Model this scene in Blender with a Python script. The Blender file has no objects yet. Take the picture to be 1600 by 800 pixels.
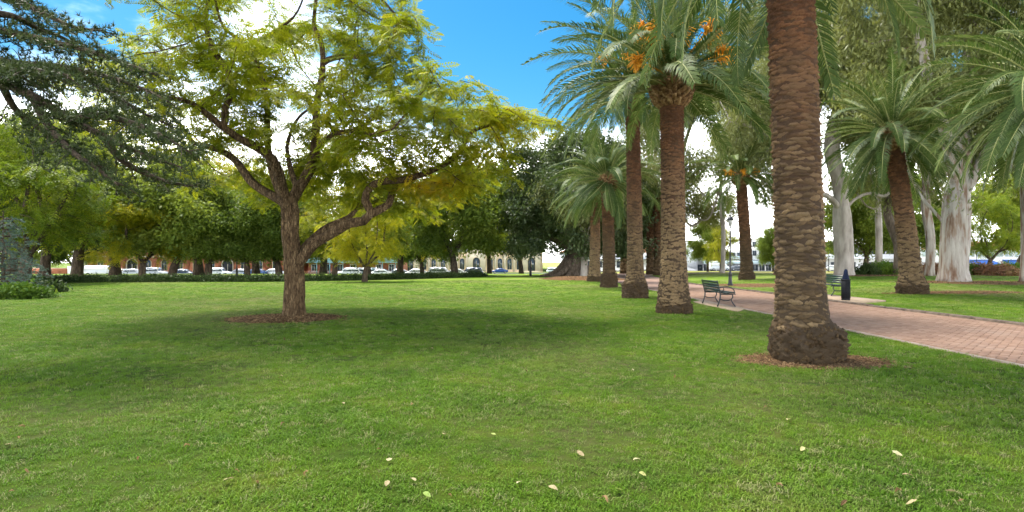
import bpy, math, random
import numpy as np
from mathutils import Vector, Matrix

SC = bpy.context.scene
COL = SC.collection
R = math.radians
# ------------------------------------------------------------------ camera, sky, sun, exposure
EYE, FPX, HOR = 1.55, 900.0, 408.0
cam_d = bpy.data.cameras.new('camera'); cam = bpy.data.objects.new('camera', cam_d); COL.objects.link(cam)
cam_d.sensor_width = 36.0; cam_d.lens = FPX / 1600 * 36.0
cam_d.shift_y = (HOR - 400) / 1600
cam_d.clip_start = 0.05; cam_d.clip_end = 3000
cam.location = (0, 0, EYE); cam.rotation_euler = (R(90), 0, 0)
SC.camera = cam

SUN_EL, SUN_AZ = R(63), R(-45)          # azimuth measured from +Y (view direction) towards +X
sd = Vector((math.sin(SUN_AZ) * math.cos(SUN_EL), math.cos(SUN_AZ) * math.cos(SUN_EL), math.sin(SUN_EL)))
world = bpy.data.worlds.new('World'); SC.world = world; world.use_nodes = True
wn = world.node_tree; wn.nodes.clear()
def wnode(t, **k):
    n = wn.nodes.new(t)
    for a, b in k.items(): setattr(n, a, b)
    return n
wout = wnode('ShaderNodeOutputWorld'); bg = wnode('ShaderNodeBackground')
sky = wnode('ShaderNodeTexSky'); sky.sky_type = 'NISHITA'; sky.sun_disc = False
sky.sun_elevation = SUN_EL; sky.sun_rotation = SUN_AZ
sky.air_density = 1.0; sky.dust_density = 0.6; sky.ozone_density = 3.0
tc = wnode('ShaderNodeTexCoord'); sep = wnode('ShaderNodeSeparateXYZ')
wn.links.new(tc.outputs['Generated'], sep.inputs[0])
hs = wnode('ShaderNodeHueSaturation'); hs.inputs['Saturation'].default_value = 1.45; hs.inputs['Value'].default_value = 0.185; hs.inputs['Hue'].default_value = 0.485
wn.links.new(sky.outputs[0], hs.inputs['Color'])
# thin bright cloud, thick towards the horizon and broken higher up
mp = wnode('ShaderNodeMapping'); mp.inputs['Scale'].default_value = (1.6, 1.6, 4.5); mp.inputs['Location'].default_value = (29.07, 45.01, 16.17)
nz = wnode('ShaderNodeTexNoise'); nz.inputs['Scale'].default_value = 1.5; nz.inputs['Detail'].default_value = 7; nz.inputs['Roughness'].default_value = 0.55
wn.links.new(tc.outputs['Generated'], mp.inputs[0]); wn.links.new(mp.outputs[0], nz.inputs['Vector'])
el = wnode('ShaderNodeMapRange'); el.inputs['From Min'].default_value = 0.08; el.inputs['From Max'].default_value = 0.24
el.inputs['To Min'].default_value = 0.5; el.inputs['To Max'].default_value = -0.03
wn.links.new(sep.outputs['Z'], el.inputs['Value'])
ad = wnode('ShaderNodeMath', operation='ADD'); wn.links.new(nz.outputs[0], ad.inputs[0]); wn.links.new(el.outputs[0], ad.inputs[1])
cr = wnode('ShaderNodeMapRange'); cr.inputs['From Min'].default_value = 0.48; cr.inputs['From Max'].default_value = 0.86
cr.interpolation_type = 'SMOOTHSTEP'
wn.links.new(ad.outputs[0], cr.inputs['Value'])
mx = wnode('ShaderNodeMix', data_type='RGBA')
wn.links.new(cr.outputs[0], mx.inputs['Factor']); wn.links.new(hs.outputs[0], mx.inputs['A']); mx.inputs['B'].default_value = (12.0, 12.0, 11.9, 1)
wn.links.new(mx.outputs['Result'], bg.inputs['Color'])
bg.inputs['Strength'].default_value = 0.15
wn.links.new(bg.outputs[0], wout.inputs[0])
sun_d = bpy.data.lights.new('sun', 'SUN'); sun = bpy.data.objects.new('sun', sun_d); COL.objects.link(sun)
sun_d.energy = 1.4; sun_d.angle = R(22); sun_d.color = (1.0, 0.95, 0.86)
sun.location = sd * 60; sun.rotation_euler = (-sd).to_track_quat('-Z', 'Y').to_euler()
vs = SC.view_settings
vs.view_transform = 'Standard'; vs.look = 'None'; vs.gamma = 1.0; vs.use_curve_mapping = False; vs.exposure = 2.78
SC.cycles.max_bounces = 6; SC.cycles.diffuse_bounces = 3; SC.cycles.transmission_bounces = 3; SC.cycles.glossy_bounces = 2
SC.cycles.use_denoising = True

# ------------------------------------------------------------------ helpers
def sst(a, b, x):
    t = np.clip((np.asarray(x, float) - a) / (b - a), 0, 1); return t * t * (3 - 2 * t)
def H(x, y):
    """height of the ground: level lawn, falling gently to the streets behind, slightly raised lawn right of the path"""
    x = np.asarray(x, float); y = np.asarray(y, float)
    fall = 1.45 * sst(68, 112, y) + 0.5 * sst(105, 170, y)
    fall = fall * (1 - 0.45 * sst(8, 40, x))
    mound = 0.3 * sst(15, 24, x) * sst(20, 36, y) * (1 - sst(62, 95, y))
    bump = 0.05 * np.sin(x * 0.21 + 1) * np.sin(y * 0.17) * sst(14, 25, y) * (1 - sst(5, 8, x) * (1 - sst(14, 17, x)))
    return -fall + mound + bump
def h(x, y): return float(H(x, y))
def at(px, py, Y): return Vector(((px - 800) / FPX * Y, Y, EYE - (py - HOR) / FPX * Y))
def gp(px, py):
    """where the view ray through a pixel of the photograph meets the ground"""
    lo, hi = 2.0, 400.0
    f = lambda Y: at(px, py, Y).z - h((px - 800) / FPX * Y, Y)
    Y = lo
    while Y < hi and f(Y) > 0: Y += 0.5
    a, b = Y - 0.5, Y
    for _ in range(30):
        m = (a + b) / 2
        if f(m) > 0: a = m
        else: b = m
    p = at(px, py, a); return Vector((p.x, p.y, h(p.x, p.y)))
def mesh_np(name, V, faces, mat=None, smooth=False, attrs=None):
    """faces: list of int arrays (m,k)"""
    me = bpy.data.meshes.new(name)
    V = np.asarray(V, np.float32).reshape(-1, 3)
    faces = [np.asarray(f, np.int32) for f in faces if len(f)]
    me.vertices.add(len(V)); me.vertices.foreach_set('co', V.ravel())
    if faces:
        loops = np.concatenate([f.ravel() for f in faces])
        tot = np.concatenate([np.full(len(f), f.shape[1], np.int32) for f in faces])
        start = np.concatenate([[0], np.cumsum(tot)[:-1]]).astype(np.int32)
        me.loops.add(len(loops)); me.loops.foreach_set('vertex_index', loops)
        me.polygons.add(len(tot)); me.polygons.foreach_set('loop_start', start); me.polygons.foreach_set('loop_total', tot)
        if smooth: me.polygons.foreach_set('use_smooth', np.ones(len(tot), bool))
    for k, a in (attrs or {}).items():
        a = np.asarray(a, np.float32)
        at_ = me.attributes.new(k, 'FLOAT_VECTOR' if a.ndim == 2 else 'FLOAT', 'POINT')
        at_.data.foreach_set('vector' if a.ndim == 2 else 'value', a.ravel())
    me.update(calc_edges=True)
    if mat:
        for m in (mat if isinstance(mat, (list, tuple)) else [mat]): me.materials.append(m)
    return me
def link(name, data, parent=None, loc=None, rotz=0.0):
    o = bpy.data.objects.new(name, data); COL.objects.link(o)
    if parent is not None: o.parent = parent
    if loc is not None: o.location = loc
    if rotz: o.rotation_euler = (0, 0, rotz)
    return o
def tag(o, label, cat=None, group=None, kind=None):
    if label: o['label'] = label
    if cat: o['category'] = cat
    if group: o['group'] = group
    if kind: o['kind'] = kind
    return o
def thing(name, label, cat, loc, rotz=0.0, group=None):
    return tag(link(name, None, None, loc, rotz), label, cat, group)
def copy_tree(o, parent=None):
    c = o.copy(); COL.objects.link(c); c.parent = parent
    for ch in o.children: copy_tree(ch, c)
    return c
class MB:
    """collects boxes, prisms and tubes into one mesh"""
    def __init__(s): s.v = []; s.f = {}; s.n = 0
    def add(s, V, *faces):
        V = np.asarray(V, float).reshape(-1, 3)
        for f in faces:
            f = np.asarray(f, int)
            if len(f): s.f.setdefault(f.shape[1], []).append(f + s.n)
        s.v.append(V); s.n += len(V); return s
    def box(s, x0, x1, y0, y1, z0, z1, M=None):
        V = np.array([(x, y, z) for z in (z0, z1) for y in (y0, y1) for x in (x0, x1)], float)
        if M is not None: V = np.array([M @ Vector(v) for v in V])
        return s.add(V, [(0, 2, 3, 1), (4, 5, 7, 6), (0, 1, 5, 4), (2, 6, 7, 3), (0, 4, 6, 2), (1, 3, 7, 5)])
    def prism(s, poly, a, b, axis='y'):
        """polygon in the other two axes, extruded from a to b"""
        n = len(poly)
        def pt(p, t): return (p[0], t, p[1]) if axis == 'y' else ((t, p[0], p[1]) if axis == 'x' else (p[0], p[1], t))
        V = [pt(p, a) for p in poly] + [pt(p, b) for p in poly]
        return s.add(V, [(i, (i + 1) % n, n + (i + 1) % n, n + i) for i in range(n)], [tuple(range(n))[::-1]], [tuple(range(n, 2 * n))])
    def tube(s, pts, rad, n=8, cap=True, ring=None):
        P = np.asarray(pts, float); m = len(P); rad = np.broadcast_to(np.asarray(rad, float), (m,))
        T = np.gradient(P, axis=0); T /= np.linalg.norm(T, axis=1)[:, None] + 1e-12
        a = np.array([1.0, 0, 0]) if abs(T[0][0]) < 0.8 else np.array([0, 1.0, 0])
        u = np.cross(T[0], a); u /= np.linalg.norm(u)
        th = np.arange(n) / n * 2 * np.pi; c, si = np.cos(th), np.sin(th)
        V = np.empty((m, n, 3))
        for i in range(m):
            u = u - T[i] * (u @ T[i]); u /= np.linalg.norm(u) + 1e-12
            w = np.cross(T[i], u)
            rr = rad[i] if ring is None else rad[i] * ring[i][:, None]
            V[i] = P[i] + rr * (c[:, None] * u + si[:, None] * w)
        k = np.arange(m - 1)[:, None] * n; j = np.arange(n)[None, :]; j2 = (j + 1) % n
        F = np.stack([k + j, k + j2, k + n + j2, k + n + j], -1).reshape(-1, 4)
        s.add(V.reshape(-1, 3), F)
        if cap and n > 2:
            s.f.setdefault(n, []).append(np.array([np.arange(n)[::-1] + s.n - m * n, np.arange(n) + s.n - n]))
        return s
    def lathe(s, prof, n=16, c=(0, 0)):
        """profile of (radius, z)"""
        th = np.arange(n) / n * 2 * np.pi
        V = np.array([[(c[0] + r * math.cos(t), c[1] + r * math.sin(t), z) for t in th] for r, z in prof])
        m = len(prof); k = np.arange(m - 1)[:, None] * n; j = np.arange(n)[None, :]; j2 = (j + 1) % n
        F = np.stack([k + j, k + j2, k + n + j2, k + n + j], -1).reshape(-1, 4)
        s.add(V.reshape(-1, 3), F, [tuple(range(n))[::-1]], [tuple(range((m - 1) * n, m * n))]); return s
    def mesh(s, name, mat, smooth=False, attrs=None):
        V = np.concatenate(s.v) if s.v else np.zeros((0, 3))
        return mesh_np(name, V, [np.concatenate(f) for f in s.f.values()], mat, smooth, attrs)
    def build(s, name, mat, parent=None, loc=None, rotz=0.0, smooth=False):
        return link(name, s.mesh(name, mat, smooth), parent, loc, rotz)

def rotz_m(a):
    c, s = np.cos(a), np.sin(a); z = np.zeros_like(c); o = np.ones_like(c)
    return np.stack([np.stack([c, -s, z], -1), np.stack([s, c, z], -1), np.stack([z, z, o], -1)], -2)
def roty_m(a):
    c, s = np.cos(a), np.sin(a); z = np.zeros_like(c); o = np.ones_like(c)
    return np.stack([np.stack([c, z, s], -1), np.stack([z, o, z], -1), np.stack([-s, z, c], -1)], -2)
def rotx_m(a):
    c, s = np.cos(a), np.sin(a); z = np.zeros_like(c); o = np.ones_like(c)
    return np.stack([np.stack([o, z, z], -1), np.stack([z, c, -s], -1), np.stack([z, s, c], -1)], -2)
def scatter(tV, tF, P, Rm, S, tint=None):
    """copies of a small template placed by numpy -> verts, faces, per-vertex tint"""
    N, n = len(P), len(tV)
    V = np.einsum('nij,kj->nki', Rm, tV) * np.asarray(S)[:, None, None] + P[:, None, :]
    off = (np.arange(N) * n)[:, None, None]
    F = [(f[None] + off).reshape(-1, f.shape[1]) for f in tF]
    return V.reshape(-1, 3), F, (np.repeat(tint, n) if tint is not None else None)

# ------------------------------------------------------------------ materials
def srgb(r, g, b):
    f = lambda c: ((c / 255 + 0.055) / 1.055) ** 2.4 if c / 255 > 0.04045 else c / 255 / 12.92
    return (f(r), f(g), f(b))
class Mat:
    def __init__(s, name):
        s.m = bpy.data.materials.new(name); s.m.use_nodes = True; s.t = s.m.node_tree; s.t.nodes.clear()
        s.out = s.n('ShaderNodeOutputMaterial')
    def n(s, t, **k):
        x = s.t.nodes.new(t)
        for a, b in k.items(): setattr(x, a, b)
        return x
    def l(s, a, b): s.t.links.new(a, b)
    def coord(s, which='pos', scale=(1, 1, 1)):
        if which == 'pos': o = s.n('ShaderNodeNewGeometry').outputs['Position']
        else: o = s.n('ShaderNodeTexCoord').outputs['Object']
        if scale != (1, 1, 1):
            m = s.n('ShaderNodeMapping'); m.inputs['Scale'].default_value = scale; s.l(o, m.inputs[0]); o = m.outputs[0]
        return o
    def noise(s, co, scale, detail=4, rough=0.55):
        x = s.n('ShaderNodeTexNoise'); x.inputs['Scale'].default_value = scale; x.inputs['Detail'].default_value = detail
        x.inputs['Roughness'].default_value = rough; s.l(co, x.inputs['Vector']); return x.outputs[0]
    def ramp(s, fac, stops, interp='LINEAR'):
        r = s.n('ShaderNodeValToRGB'); e = r.color_ramp.elements; r.color_ramp.interpolation = interp
        while len(e) < len(stops): e.new(0.5)
        for q, (p, c) in zip(e, stops): q.position = p; q.color = (*c, 1) if len(c) == 3 else c
        s.l(fac, r.inputs[0]); return r.outputs[0]
    def rng(s, v, a, b, c=0.0, d=1.0):
        r = s.n('ShaderNodeMapRange'); s.l(v, r.inputs['Value'])
        for k, x in zip(('From Min', 'From Max', 'To Min', 'To Max'), (a, b, c, d)): r.inputs[k].default_value = x
        return r.outputs[0]
    def math(s, op, a, b):
        m = s.n('ShaderNodeMath', operation=op)
        for i, x in enumerate((a, b)):
            if isinstance(x, (int, float)): m.inputs[i].default_value = x
            else: s.l(x, m.inputs[i])
        return m.outputs[0]
    def mix(s, f, a, b, mode='MIX'):
        m = s.n('ShaderNodeMix', data_type='RGBA', blend_type=mode)
        for k, x in (('Factor', f), ('A', a), ('B', b)):
            if isinstance(x, (int, float)): m.inputs[k].default_value = x
            elif isinstance(x, tuple): m.inputs[k].default_value = (*x, 1)
            else: s.l(x, m.inputs[k])
        return m.outputs['Result']
    def rand(s): return s.n('ShaderNodeObjectInfo').outputs['Random']
    def attr(s, name):
        a = s.n('ShaderNodeAttribute'); a.attribute_name = name; return a.outputs['Fac']
    def surf(s, col, rough=0.85, bump=None, bd=0.02, bs=1.0, metal=0.0, spec=0.3, **kw):
        p = s.n('ShaderNodeBsdfPrincipled')
        if isinstance(col, tuple): p.inputs['Base Color'].default_value = (*col, 1)
        else: s.l(col, p.inputs['Base Color'])
        if isinstance(rough, (int, float)): p.inputs['Roughness'].default_value = rough
        else: s.l(rough, p.inputs['Roughness'])
        p.inputs['Metallic'].default_value = metal; p.inputs['Specular IOR Level'].default_value = spec
        for k, x in kw.items(): p.inputs[k.replace('_', ' ')].default_value = x
        if bump is not None:
            b = s.n('ShaderNodeBump'); b.inputs['Distance'].default_value = bd; b.inputs['Strength'].default_value = bs
            s.l(bump, b.inputs['Height']); s.l(b.outputs[0], p.inputs['Normal'])
        s.l(p.outputs[0], s.out.inputs[0]); return s.m
    def leaf(s, col, trans=0.35, tcol=None, rough=0.5, spec=0.25):
        p = s.n('ShaderNodeBsdfPrincipled'); p.inputs['Roughness'].default_value = rough; p.inputs['Specular IOR Level'].default_value = spec
        t = s.n('ShaderNodeBsdfTranslucent'); m = s.n('ShaderNodeMixShader'); m.inputs[0].default_value = trans
        s.l(col, p.inputs['Base Color']); s.l(tcol or col, t.inputs['Color'])
        s.l(p.outputs[0], m.inputs[1]); s.l(t.outputs[0], m.inputs[2]); s.l(m.outputs[0], s.out.inputs[0]); return s.m

def lawn_colour(m):
    """turf colour shared by the soil sheet and the blades: green, straw-coloured and worn patches"""
    co = m.coord('pos')
    big = m.noise(co, 0.16, 3); mid = m.noise(co, 0.9, 4); fine = m.noise(co, 7.0, 3)
    g = m.ramp(mid, [(0.28, (0.060, 0.130, 0.009)), (0.52, (0.112, 0.205, 0.012)), (0.74, (0.20, 0.265, 0.024))])
    straw = m.math('MULTIPLY', m.rng(m.math('ADD', big, m.math('MULTIPLY', fine, 0.45)), 0.70, 0.92), 0.75)
    g = m.mix(straw, g, (0.20, 0.19, 0.075))
    g = m.mix(m.rng(m.noise(co, 0.33, 2), 0.56, 0.75, 0, 0.5), g, (0.14, 0.225, 0.012))
    worn = m.math('MULTIPLY', m.rng(m.noise(co, 0.27, 5, 0.6), 0.54, 0.66), m.rng(m.noise(co, 4.5, 4, 0.65), 0.38, 0.66))
    g = m.mix(m.math('MULTIPLY', worn, 0.72), g, (0.165, 0.14, 0.07))
    weed = m.rng(m.noise(co, 1.7, 2, 0.5), 0.66, 0.72, 0, 0.6)
    g = m.mix(weed, g, (0.07, 0.15, 0.02))
    sp = m.n('ShaderNodeSeparateXYZ'); m.l(co, sp.inputs[0])
    dry = m.math('MULTIPLY', m.rng(sp.outputs['X'], 14, 22), m.rng(sp.outputs['Y'], 52, 62))
    g = m.mix(m.math('MULTIPLY', dry, 0.8), g, (0.27, 0.24, 0.07))
    return g, co, fine, mid
m = Mat('lawn_soil'); g, co, fine, mid = lawn_colour(m)
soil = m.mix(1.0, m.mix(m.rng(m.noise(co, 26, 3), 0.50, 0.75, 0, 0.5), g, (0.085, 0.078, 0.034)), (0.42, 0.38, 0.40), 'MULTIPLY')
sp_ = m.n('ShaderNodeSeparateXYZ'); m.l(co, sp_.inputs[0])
soil = m.mix(m.rng(sp_.outputs['Y'], 10, 42), soil, m.mix(m.rng(m.noise(co, 14, 4, 0.7), 0.4, 0.7, 0, 0.35), g, (0.23, 0.26, 0.05)))   # blades take over from the soil with distance, far sunlight painted in too
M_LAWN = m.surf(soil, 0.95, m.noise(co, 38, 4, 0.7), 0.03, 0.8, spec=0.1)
m = Mat('grass_blade'); g, co, fine, mid = lawn_colour(m)
g = m.mix(m.rng(m.rand(), 0.0, 1.0, 0.0, 0.6), g, (0.13, 0.24, 0.022))
g = m.mix(m.rng(m.noise(co, 11, 2), 0.55, 0.72, 0, 0.55), g, (0.035, 0.075, 0.012))
g = m.mix(m.rng(m.rand(), 0.88, 0.91, 0, 0.7), g, (0.30, 0.27, 0.13))
M_GRASS = m.leaf(g, 0.3, rough=0.6, spec=0.15)

def leaf_mat(name, stops, noise_scale=0.55, trans=0.38, hue=0.12, spec=0.25):
    m = Mat(name); co = m.coord('pos')
    f = m.math('ADD', m.math('MULTIPLY', m.attr('tint'), 0.6), m.math('MULTIPLY', m.noise(co, noise_scale, 3), 0.4))
    f = m.math('ADD', f, m.rng(m.rand(), 0, 1, -hue, hue))
    c = m.ramp(f, stops); return m.leaf(c, trans, m.mix(1.0, c, (1.0, 1.0, 0.55), 'MULTIPLY'), spec=spec)
M_JAC = leaf_mat('jacaranda_leaf', [(0.15, (0.09, 0.14, 0.012)), (0.38, (0.21, 0.26, 0.016)), (0.62, (0.35, 0.34, 0.02)), (0.80, (0.50, 0.38, 0.02)), (0.93, (0.60, 0.30, 0.015))], trans=0.6, hue=0.0)
M_GOLD = leaf_mat('golden_leaf', [(0.15, (0.17, 0.21, 0.016)), (0.45, (0.34, 0.35, 0.018)), (0.7, (0.52, 0.44, 0.02)), (0.95, (0.62, 0.36, 0.02))], 0.3, 0.55, 0.05)
M_JACB = leaf_mat('jacaranda_leaf_distant', [(0.15, (0.07, 0.12, 0.014)), (0.42, (0.17, 0.23, 0.02)), (0.65, (0.33, 0.34, 0.022)), (0.9, (0.50, 0.40, 0.025))], 0.3, 0.55, 0.16)
M_BROAD = leaf_mat('broad_leaf', [(0.15, (0.07, 0.115, 0.018)), (0.5, (0.165, 0.225, 0.034)), (0.85, (0.30, 0.33, 0.045))], 0.35, 0.45, 0.14)
M_DARK = leaf_mat('dark_leaf', [(0.15, (0.028, 0.046, 0.015)), (0.5, (0.062, 0.092, 0.027)), (0.85, (0.13, 0.165, 0.05))], 0.35, 0.3, 0.06, 0.5)
M_GUM = leaf_mat('gum_leaf', [(0.15, (0.10, 0.115, 0.045)), (0.5, (0.20, 0.22, 0.08)), (0.85, (0.33, 0.33, 0.12))], 0.3, 0.35, 0.08)
M_CEDAR = leaf_mat('cedar_needle', [(0.15, (0.022, 0.036, 0.010)), (0.5, (0.042, 0.062, 0.018)), (0.9, (0.085, 0.11, 0.032))], 0.6, 0.2, 0.03)
M_BLUE = leaf_mat('blue_needle', [(0.15, (0.04, 0.07, 0.06)), (0.5, (0.085, 0.135, 0.115)), (0.9, (0.15, 0.21, 0.18))], 0.6, 0.15, 0.03)
M_HEDGE = leaf_mat('hedge_leaf', [(0.15, (0.018, 0.034, 0.012)), (0.5, (0.040, 0.066, 0.020)), (0.9, (0.10, 0.14, 0.04))], 0.8, 0.2, 0.03, 0.1)
M_SHRUBR = leaf_mat('russet_shrub_leaf', [(0.15, (0.10, 0.05, 0.03)), (0.5, (0.20, 0.09, 0.05)), (0.9, (0.22, 0.20, 0.06))], 0.8, 0.25, 0.05)
M_SHRUBG = leaf_mat('green_shrub_leaf', [(0.15, (0.03, 0.07, 0.012)), (0.5, (0.07, 0.13, 0.018)), (0.9, (0.15, 0.20, 0.03))], 0.8, 0.3, 0.05, 0.08)

def bark_mat(name, stops, scale=(9, 9, 2.2), bd=0.03, patch=None):
    m = Mat(name); co = m.coord('pos', scale)
    n1 = m.noise(co, 1.0, 6, 0.65); n2 = m.noise(co, 3.1, 4, 0.6)
    v = m.n('ShaderNodeTexVoronoi', feature='DISTANCE_TO_EDGE'); v.inputs['Scale'].default_value = 1.6; m.l(co, v.inputs['Vector'])
    crack = m.rng(v.outputs['Distance'], 0.0, 0.22)
    c = m.ramp(n1, stops); c = m.mix(m.rng(crack, 0, 1, 0.45, 0), c, tuple(x * 0.35 for x in stops[0][1]))
    if patch: c = m.mix(m.rng(m.noise(m.coord('pos', (1.0, 1.0, 0.35)), 1.3, 4), 0.52, 0.60), c, patch)
    return m.surf(c, 0.92, m.math('ADD', m.math('MULTIPLY', crack, 0.6), n2), bd, 1.0, spec=0.15)
M_BARK = bark_mat('jacaranda_bark', [(0.3, (0.042, 0.025, 0.013)), (0.5, (0.135, 0.086, 0.044)), (0.7, (0.27, 0.19, 0.105))], (11, 11, 3.0), 0.09)
M_BARKB = bark_mat('dark_bark', [(0.25, (0.035, 0.026, 0.018)), (0.5, (0.075, 0.055, 0.038)), (0.75, (0.14, 0.105, 0.07))], (4, 4, 1.2))
M_FIGBARK = bark_mat('fig_bark', [(0.25, (0.06, 0.045, 0.034)), (0.5, (0.13, 0.10, 0.075)), (0.75, (0.22, 0.18, 0.14))], (3, 3, 0.8))
m = Mat('smooth_gum_bark'); co = m.coord('pos', (1, 1, 0.3)); n1 = m.noise(co, 2.4, 5)
M_GUMBARK = m.surf(m.ramp(n1, [(0.3, (0.18, 0.15, 0.125)), (0.5, (0.30, 0.26, 0.225)), (0.7, (0.40, 0.355, 0.31))]), 0.7, m.noise(co, 9, 3), 0.01, 0.6, spec=0.2)
m = Mat('peeling_gum_bark'); co = m.coord('pos', (2.6, 2.6, 0.42)); n1 = m.noise(co, 1.5, 6, 0.6)
M_GUMBARK2 = m.surf(m.ramp(n1, [(0.30, (0.12, 0.062, 0.036)), (0.42, (0.20, 0.14, 0.10)), (0.5, (0.27, 0.235, 0.20)), (0.66, (0.36, 0.325, 0.28)), (0.8, (0.20, 0.18, 0.155))]), 0.75, n1, 0.12, 1.0, spec=0.2)
m = Mat('palm_trunk'); co = m.coord('obj'); sp = m.n('ShaderNodeSeparateXYZ'); m.l(co, sp.inputs[0])
n1 = m.noise(m.coord('pos'), 5.0, 5); n2 = m.noise(m.coord('pos'), 1.3, 3)
hz = m.math('ADD', sp.outputs['Z'], m.math('MULTIPLY', n2, 2.5))
c = m.ramp(m.rng(hz, 0.3, 8.0), [(0.0, (0.060, 0.040, 0.022)), (0.16, (0.060, 0.042, 0.025)), (0.28, (0.055, 0.039, 0.026)), (0.6, (0.060, 0.034, 0.021)), (1.0, (0.085, 0.040, 0.022))])
c = m.mix(m.rng(n1, 0.35, 0.7, 0, 0.6), c, (0.05, 0.034, 0.022))
M_PALMT = m.surf(c, 0.95, m.noise(m.coord('pos'), 22, 5, 0.7), 0.03, 1.0, spec=0.1)
m = Mat('palm_leaf_scar'); co = m.coord('pos'); n1 = m.noise(co, 3.0, 3); n2 = m.noise(co, 30, 4)
sp = m.n('ShaderNodeSeparateXYZ'); m.l(co, sp.inputs[0])
low = m.ramp(m.math('ADD', m.math('MULTIPLY', m.rand(), 0.45), m.math('MULTIPLY', n1, 0.55)), [(0.2, (0.042, 0.027, 0.015)), (0.5, (0.098, 0.066, 0.036)), (0.8, (0.21, 0.145, 0.078))])
hi = m.ramp(m.math('ADD', m.math('MULTIPLY', n2, 0.5), m.math('MULTIPLY', n1, 0.5)), [(0.3, (0.036, 0.017, 0.010)), (0.5, (0.105, 0.047, 0.024)), (0.62, (0.19, 0.088, 0.040)), (0.8, (0.28, 0.15, 0.065))])
c = m.mix(m.rng(m.math('ADD', sp.outputs['Z'], m.math('MULTIPLY', n1, 2.0)), 3.2, 6.2), low, hi)
M_SCAR = m.surf(m.mix(m.rng(n2, 0.4, 0.7, 0, 0.5), c, (0.05, 0.035, 0.022)), 0.95, n2, 0.015, 0.8, spec=0.1)
m = Mat('palm_boot'); n1 = m.noise(m.coord('pos'), 9, 4)
M_BOOT = m.surf(m.ramp(n1, [(0.3, (0.05, 0.026, 0.014)), (0.5, (0.20, 0.11, 0.05)), (0.72, (0.42, 0.29, 0.15))]), 0.9, n1, 0.03, 1.0, spec=0.1)
def frond_mat(name, stops):
    m = Mat(name); f = m.math('ADD', m.math('MULTIPLY', m.attr('tint'), 0.65), m.rng(m.rand(), 0, 1, 0.0, 0.35))
    c = m.ramp(f, stops); return m.leaf(c, 0.30, rough=0.5, spec=0.25)
M_FROND = frond_mat('palm_frond_leaflet', [(0.1, (0.028, 0.055, 0.011)), (0.5, (0.066, 0.108, 0.020)), (0.9, (0.19, 0.235, 0.06))])
m = Mat('root_clod'); n1 = m.noise(m.coord('pos'), 14, 5, 0.7)
M_ROOT = m.surf(m.ramp(n1, [(0.3, (0.024, 0.015, 0.009)), (0.5, (0.062, 0.040, 0.021)), (0.72, (0.13, 0.09, 0.047))]), 0.97, m.noise(m.coord('pos'), 45, 4, 0.7), 0.02, 1.0, spec=0.05)
M_RACHIS = Mat('palm_rachis').surf((0.24, 0.25, 0.08), 0.5)
m = Mat('palm_fruit'); M_FRUIT = m.surf(m.ramp(m.noise(m.coord('pos'), 14, 2), [(0.3, (0.70, 0.25, 0.012)), (0.7, (0.85, 0.42, 0.03))]), 0.6)
m = Mat('bark_mulch'); n1 = m.noise(m.coord('pos'), 9, 5, 0.7)
M_MULCH = m.surf(m.ramp(n1, [(0.3, (0.05, 0.028, 0.015)), (0.5, (0.13, 0.072, 0.036)), (0.72, (0.24, 0.145, 0.075))]), 0.97, m.noise(m.coord('pos'), 40, 4, 0.7), 0.03, 1.0, spec=0.05)
m = Mat('mulch_chip'); M_CHIP = m.surf(m.ramp(m.attr('tint'), [(0.0, (0.045, 0.028, 0.016)), (0.5, (0.13, 0.078, 0.04)), (1.0, (0.29, 0.19, 0.10))]), 0.95, spec=0.05)
m = Mat('paver_brick'); n1 = m.noise(m.coord('pos'), 1.1, 4); n2 = m.noise(m.coord('pos'), 60, 3)
c = m.ramp(m.math('ADD', m.math('MULTIPLY', m.rand(), 0.4), m.math('MULTIPLY', n1, 0.6)), [(0.2, (0.165, 0.095, 0.062)), (0.5, (0.225, 0.136, 0.092)), (0.8, (0.27, 0.176, 0.124))])
c = m.mix(m.rng(m.noise(m.coord('pos'), 0.55, 6, 0.65), 0.52, 0.72, 0, 0.5), c, (0.15, 0.105, 0.085))
M_BRICK = m.surf(m.mix(m.rng(n2, 0.45, 0.8, 0, 0.4), c, (0.20, 0.12, 0.10)), 0.9, n2, 0.004, 0.7, spec=0.2)
m = Mat('paver_brick_bed'); tint = m.math('ADD', m.math('MULTIPLY', m.attr('tint'), 0.4), m.math('MULTIPLY', m.noise(m.coord('pos'), 1.1, 4), 0.6))
c = m.ramp(tint, [(0.2, (0.165, 0.095, 0.062)), (0.5, (0.225, 0.136, 0.092)), (0.8, (0.27, 0.176, 0.124))])
c = m.mix(m.rng(m.noise(m.coord('pos'), 0.55, 6, 0.65), 0.52, 0.72, 0, 0.5), c, (0.15, 0.105, 0.085))
M_BRICK2 = m.surf(c, 0.9, m.noise(m.coord('pos'), 60, 3), 0.004, 0.7, spec=0.2)
m = Mat('path_far_brick'); co = m.coord('pos')
M_PATHBED = m.surf(m.ramp(m.noise(co, 2.0, 5), [(0.3, (0.20, 0.13, 0.10)), (0.7, (0.29, 0.195, 0.155))]), 0.95, m.noise(co, 20, 4), 0.01, 0.6, spec=0.1)
m = Mat('path_joint_sand'); M_JOINT = m.surf(m.ramp(m.noise(m.coord('pos'), 12, 4), [(0.3, (0.20, 0.14, 0.105)), (0.7, (0.29, 0.21, 0.165))]), 0.97, spec=0.05)
m = Mat('kerb_stone'); M_KERB = m.surf(m.ramp(m.noise(m.coord('pos'), 6, 5), [(0.3, (0.05, 0.036, 0.026)), (0.7, (0.125, 0.092, 0.066))]), 0.92, m.noise(m.coord('pos'), 25, 4), 0.015, 1.0)
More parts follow.
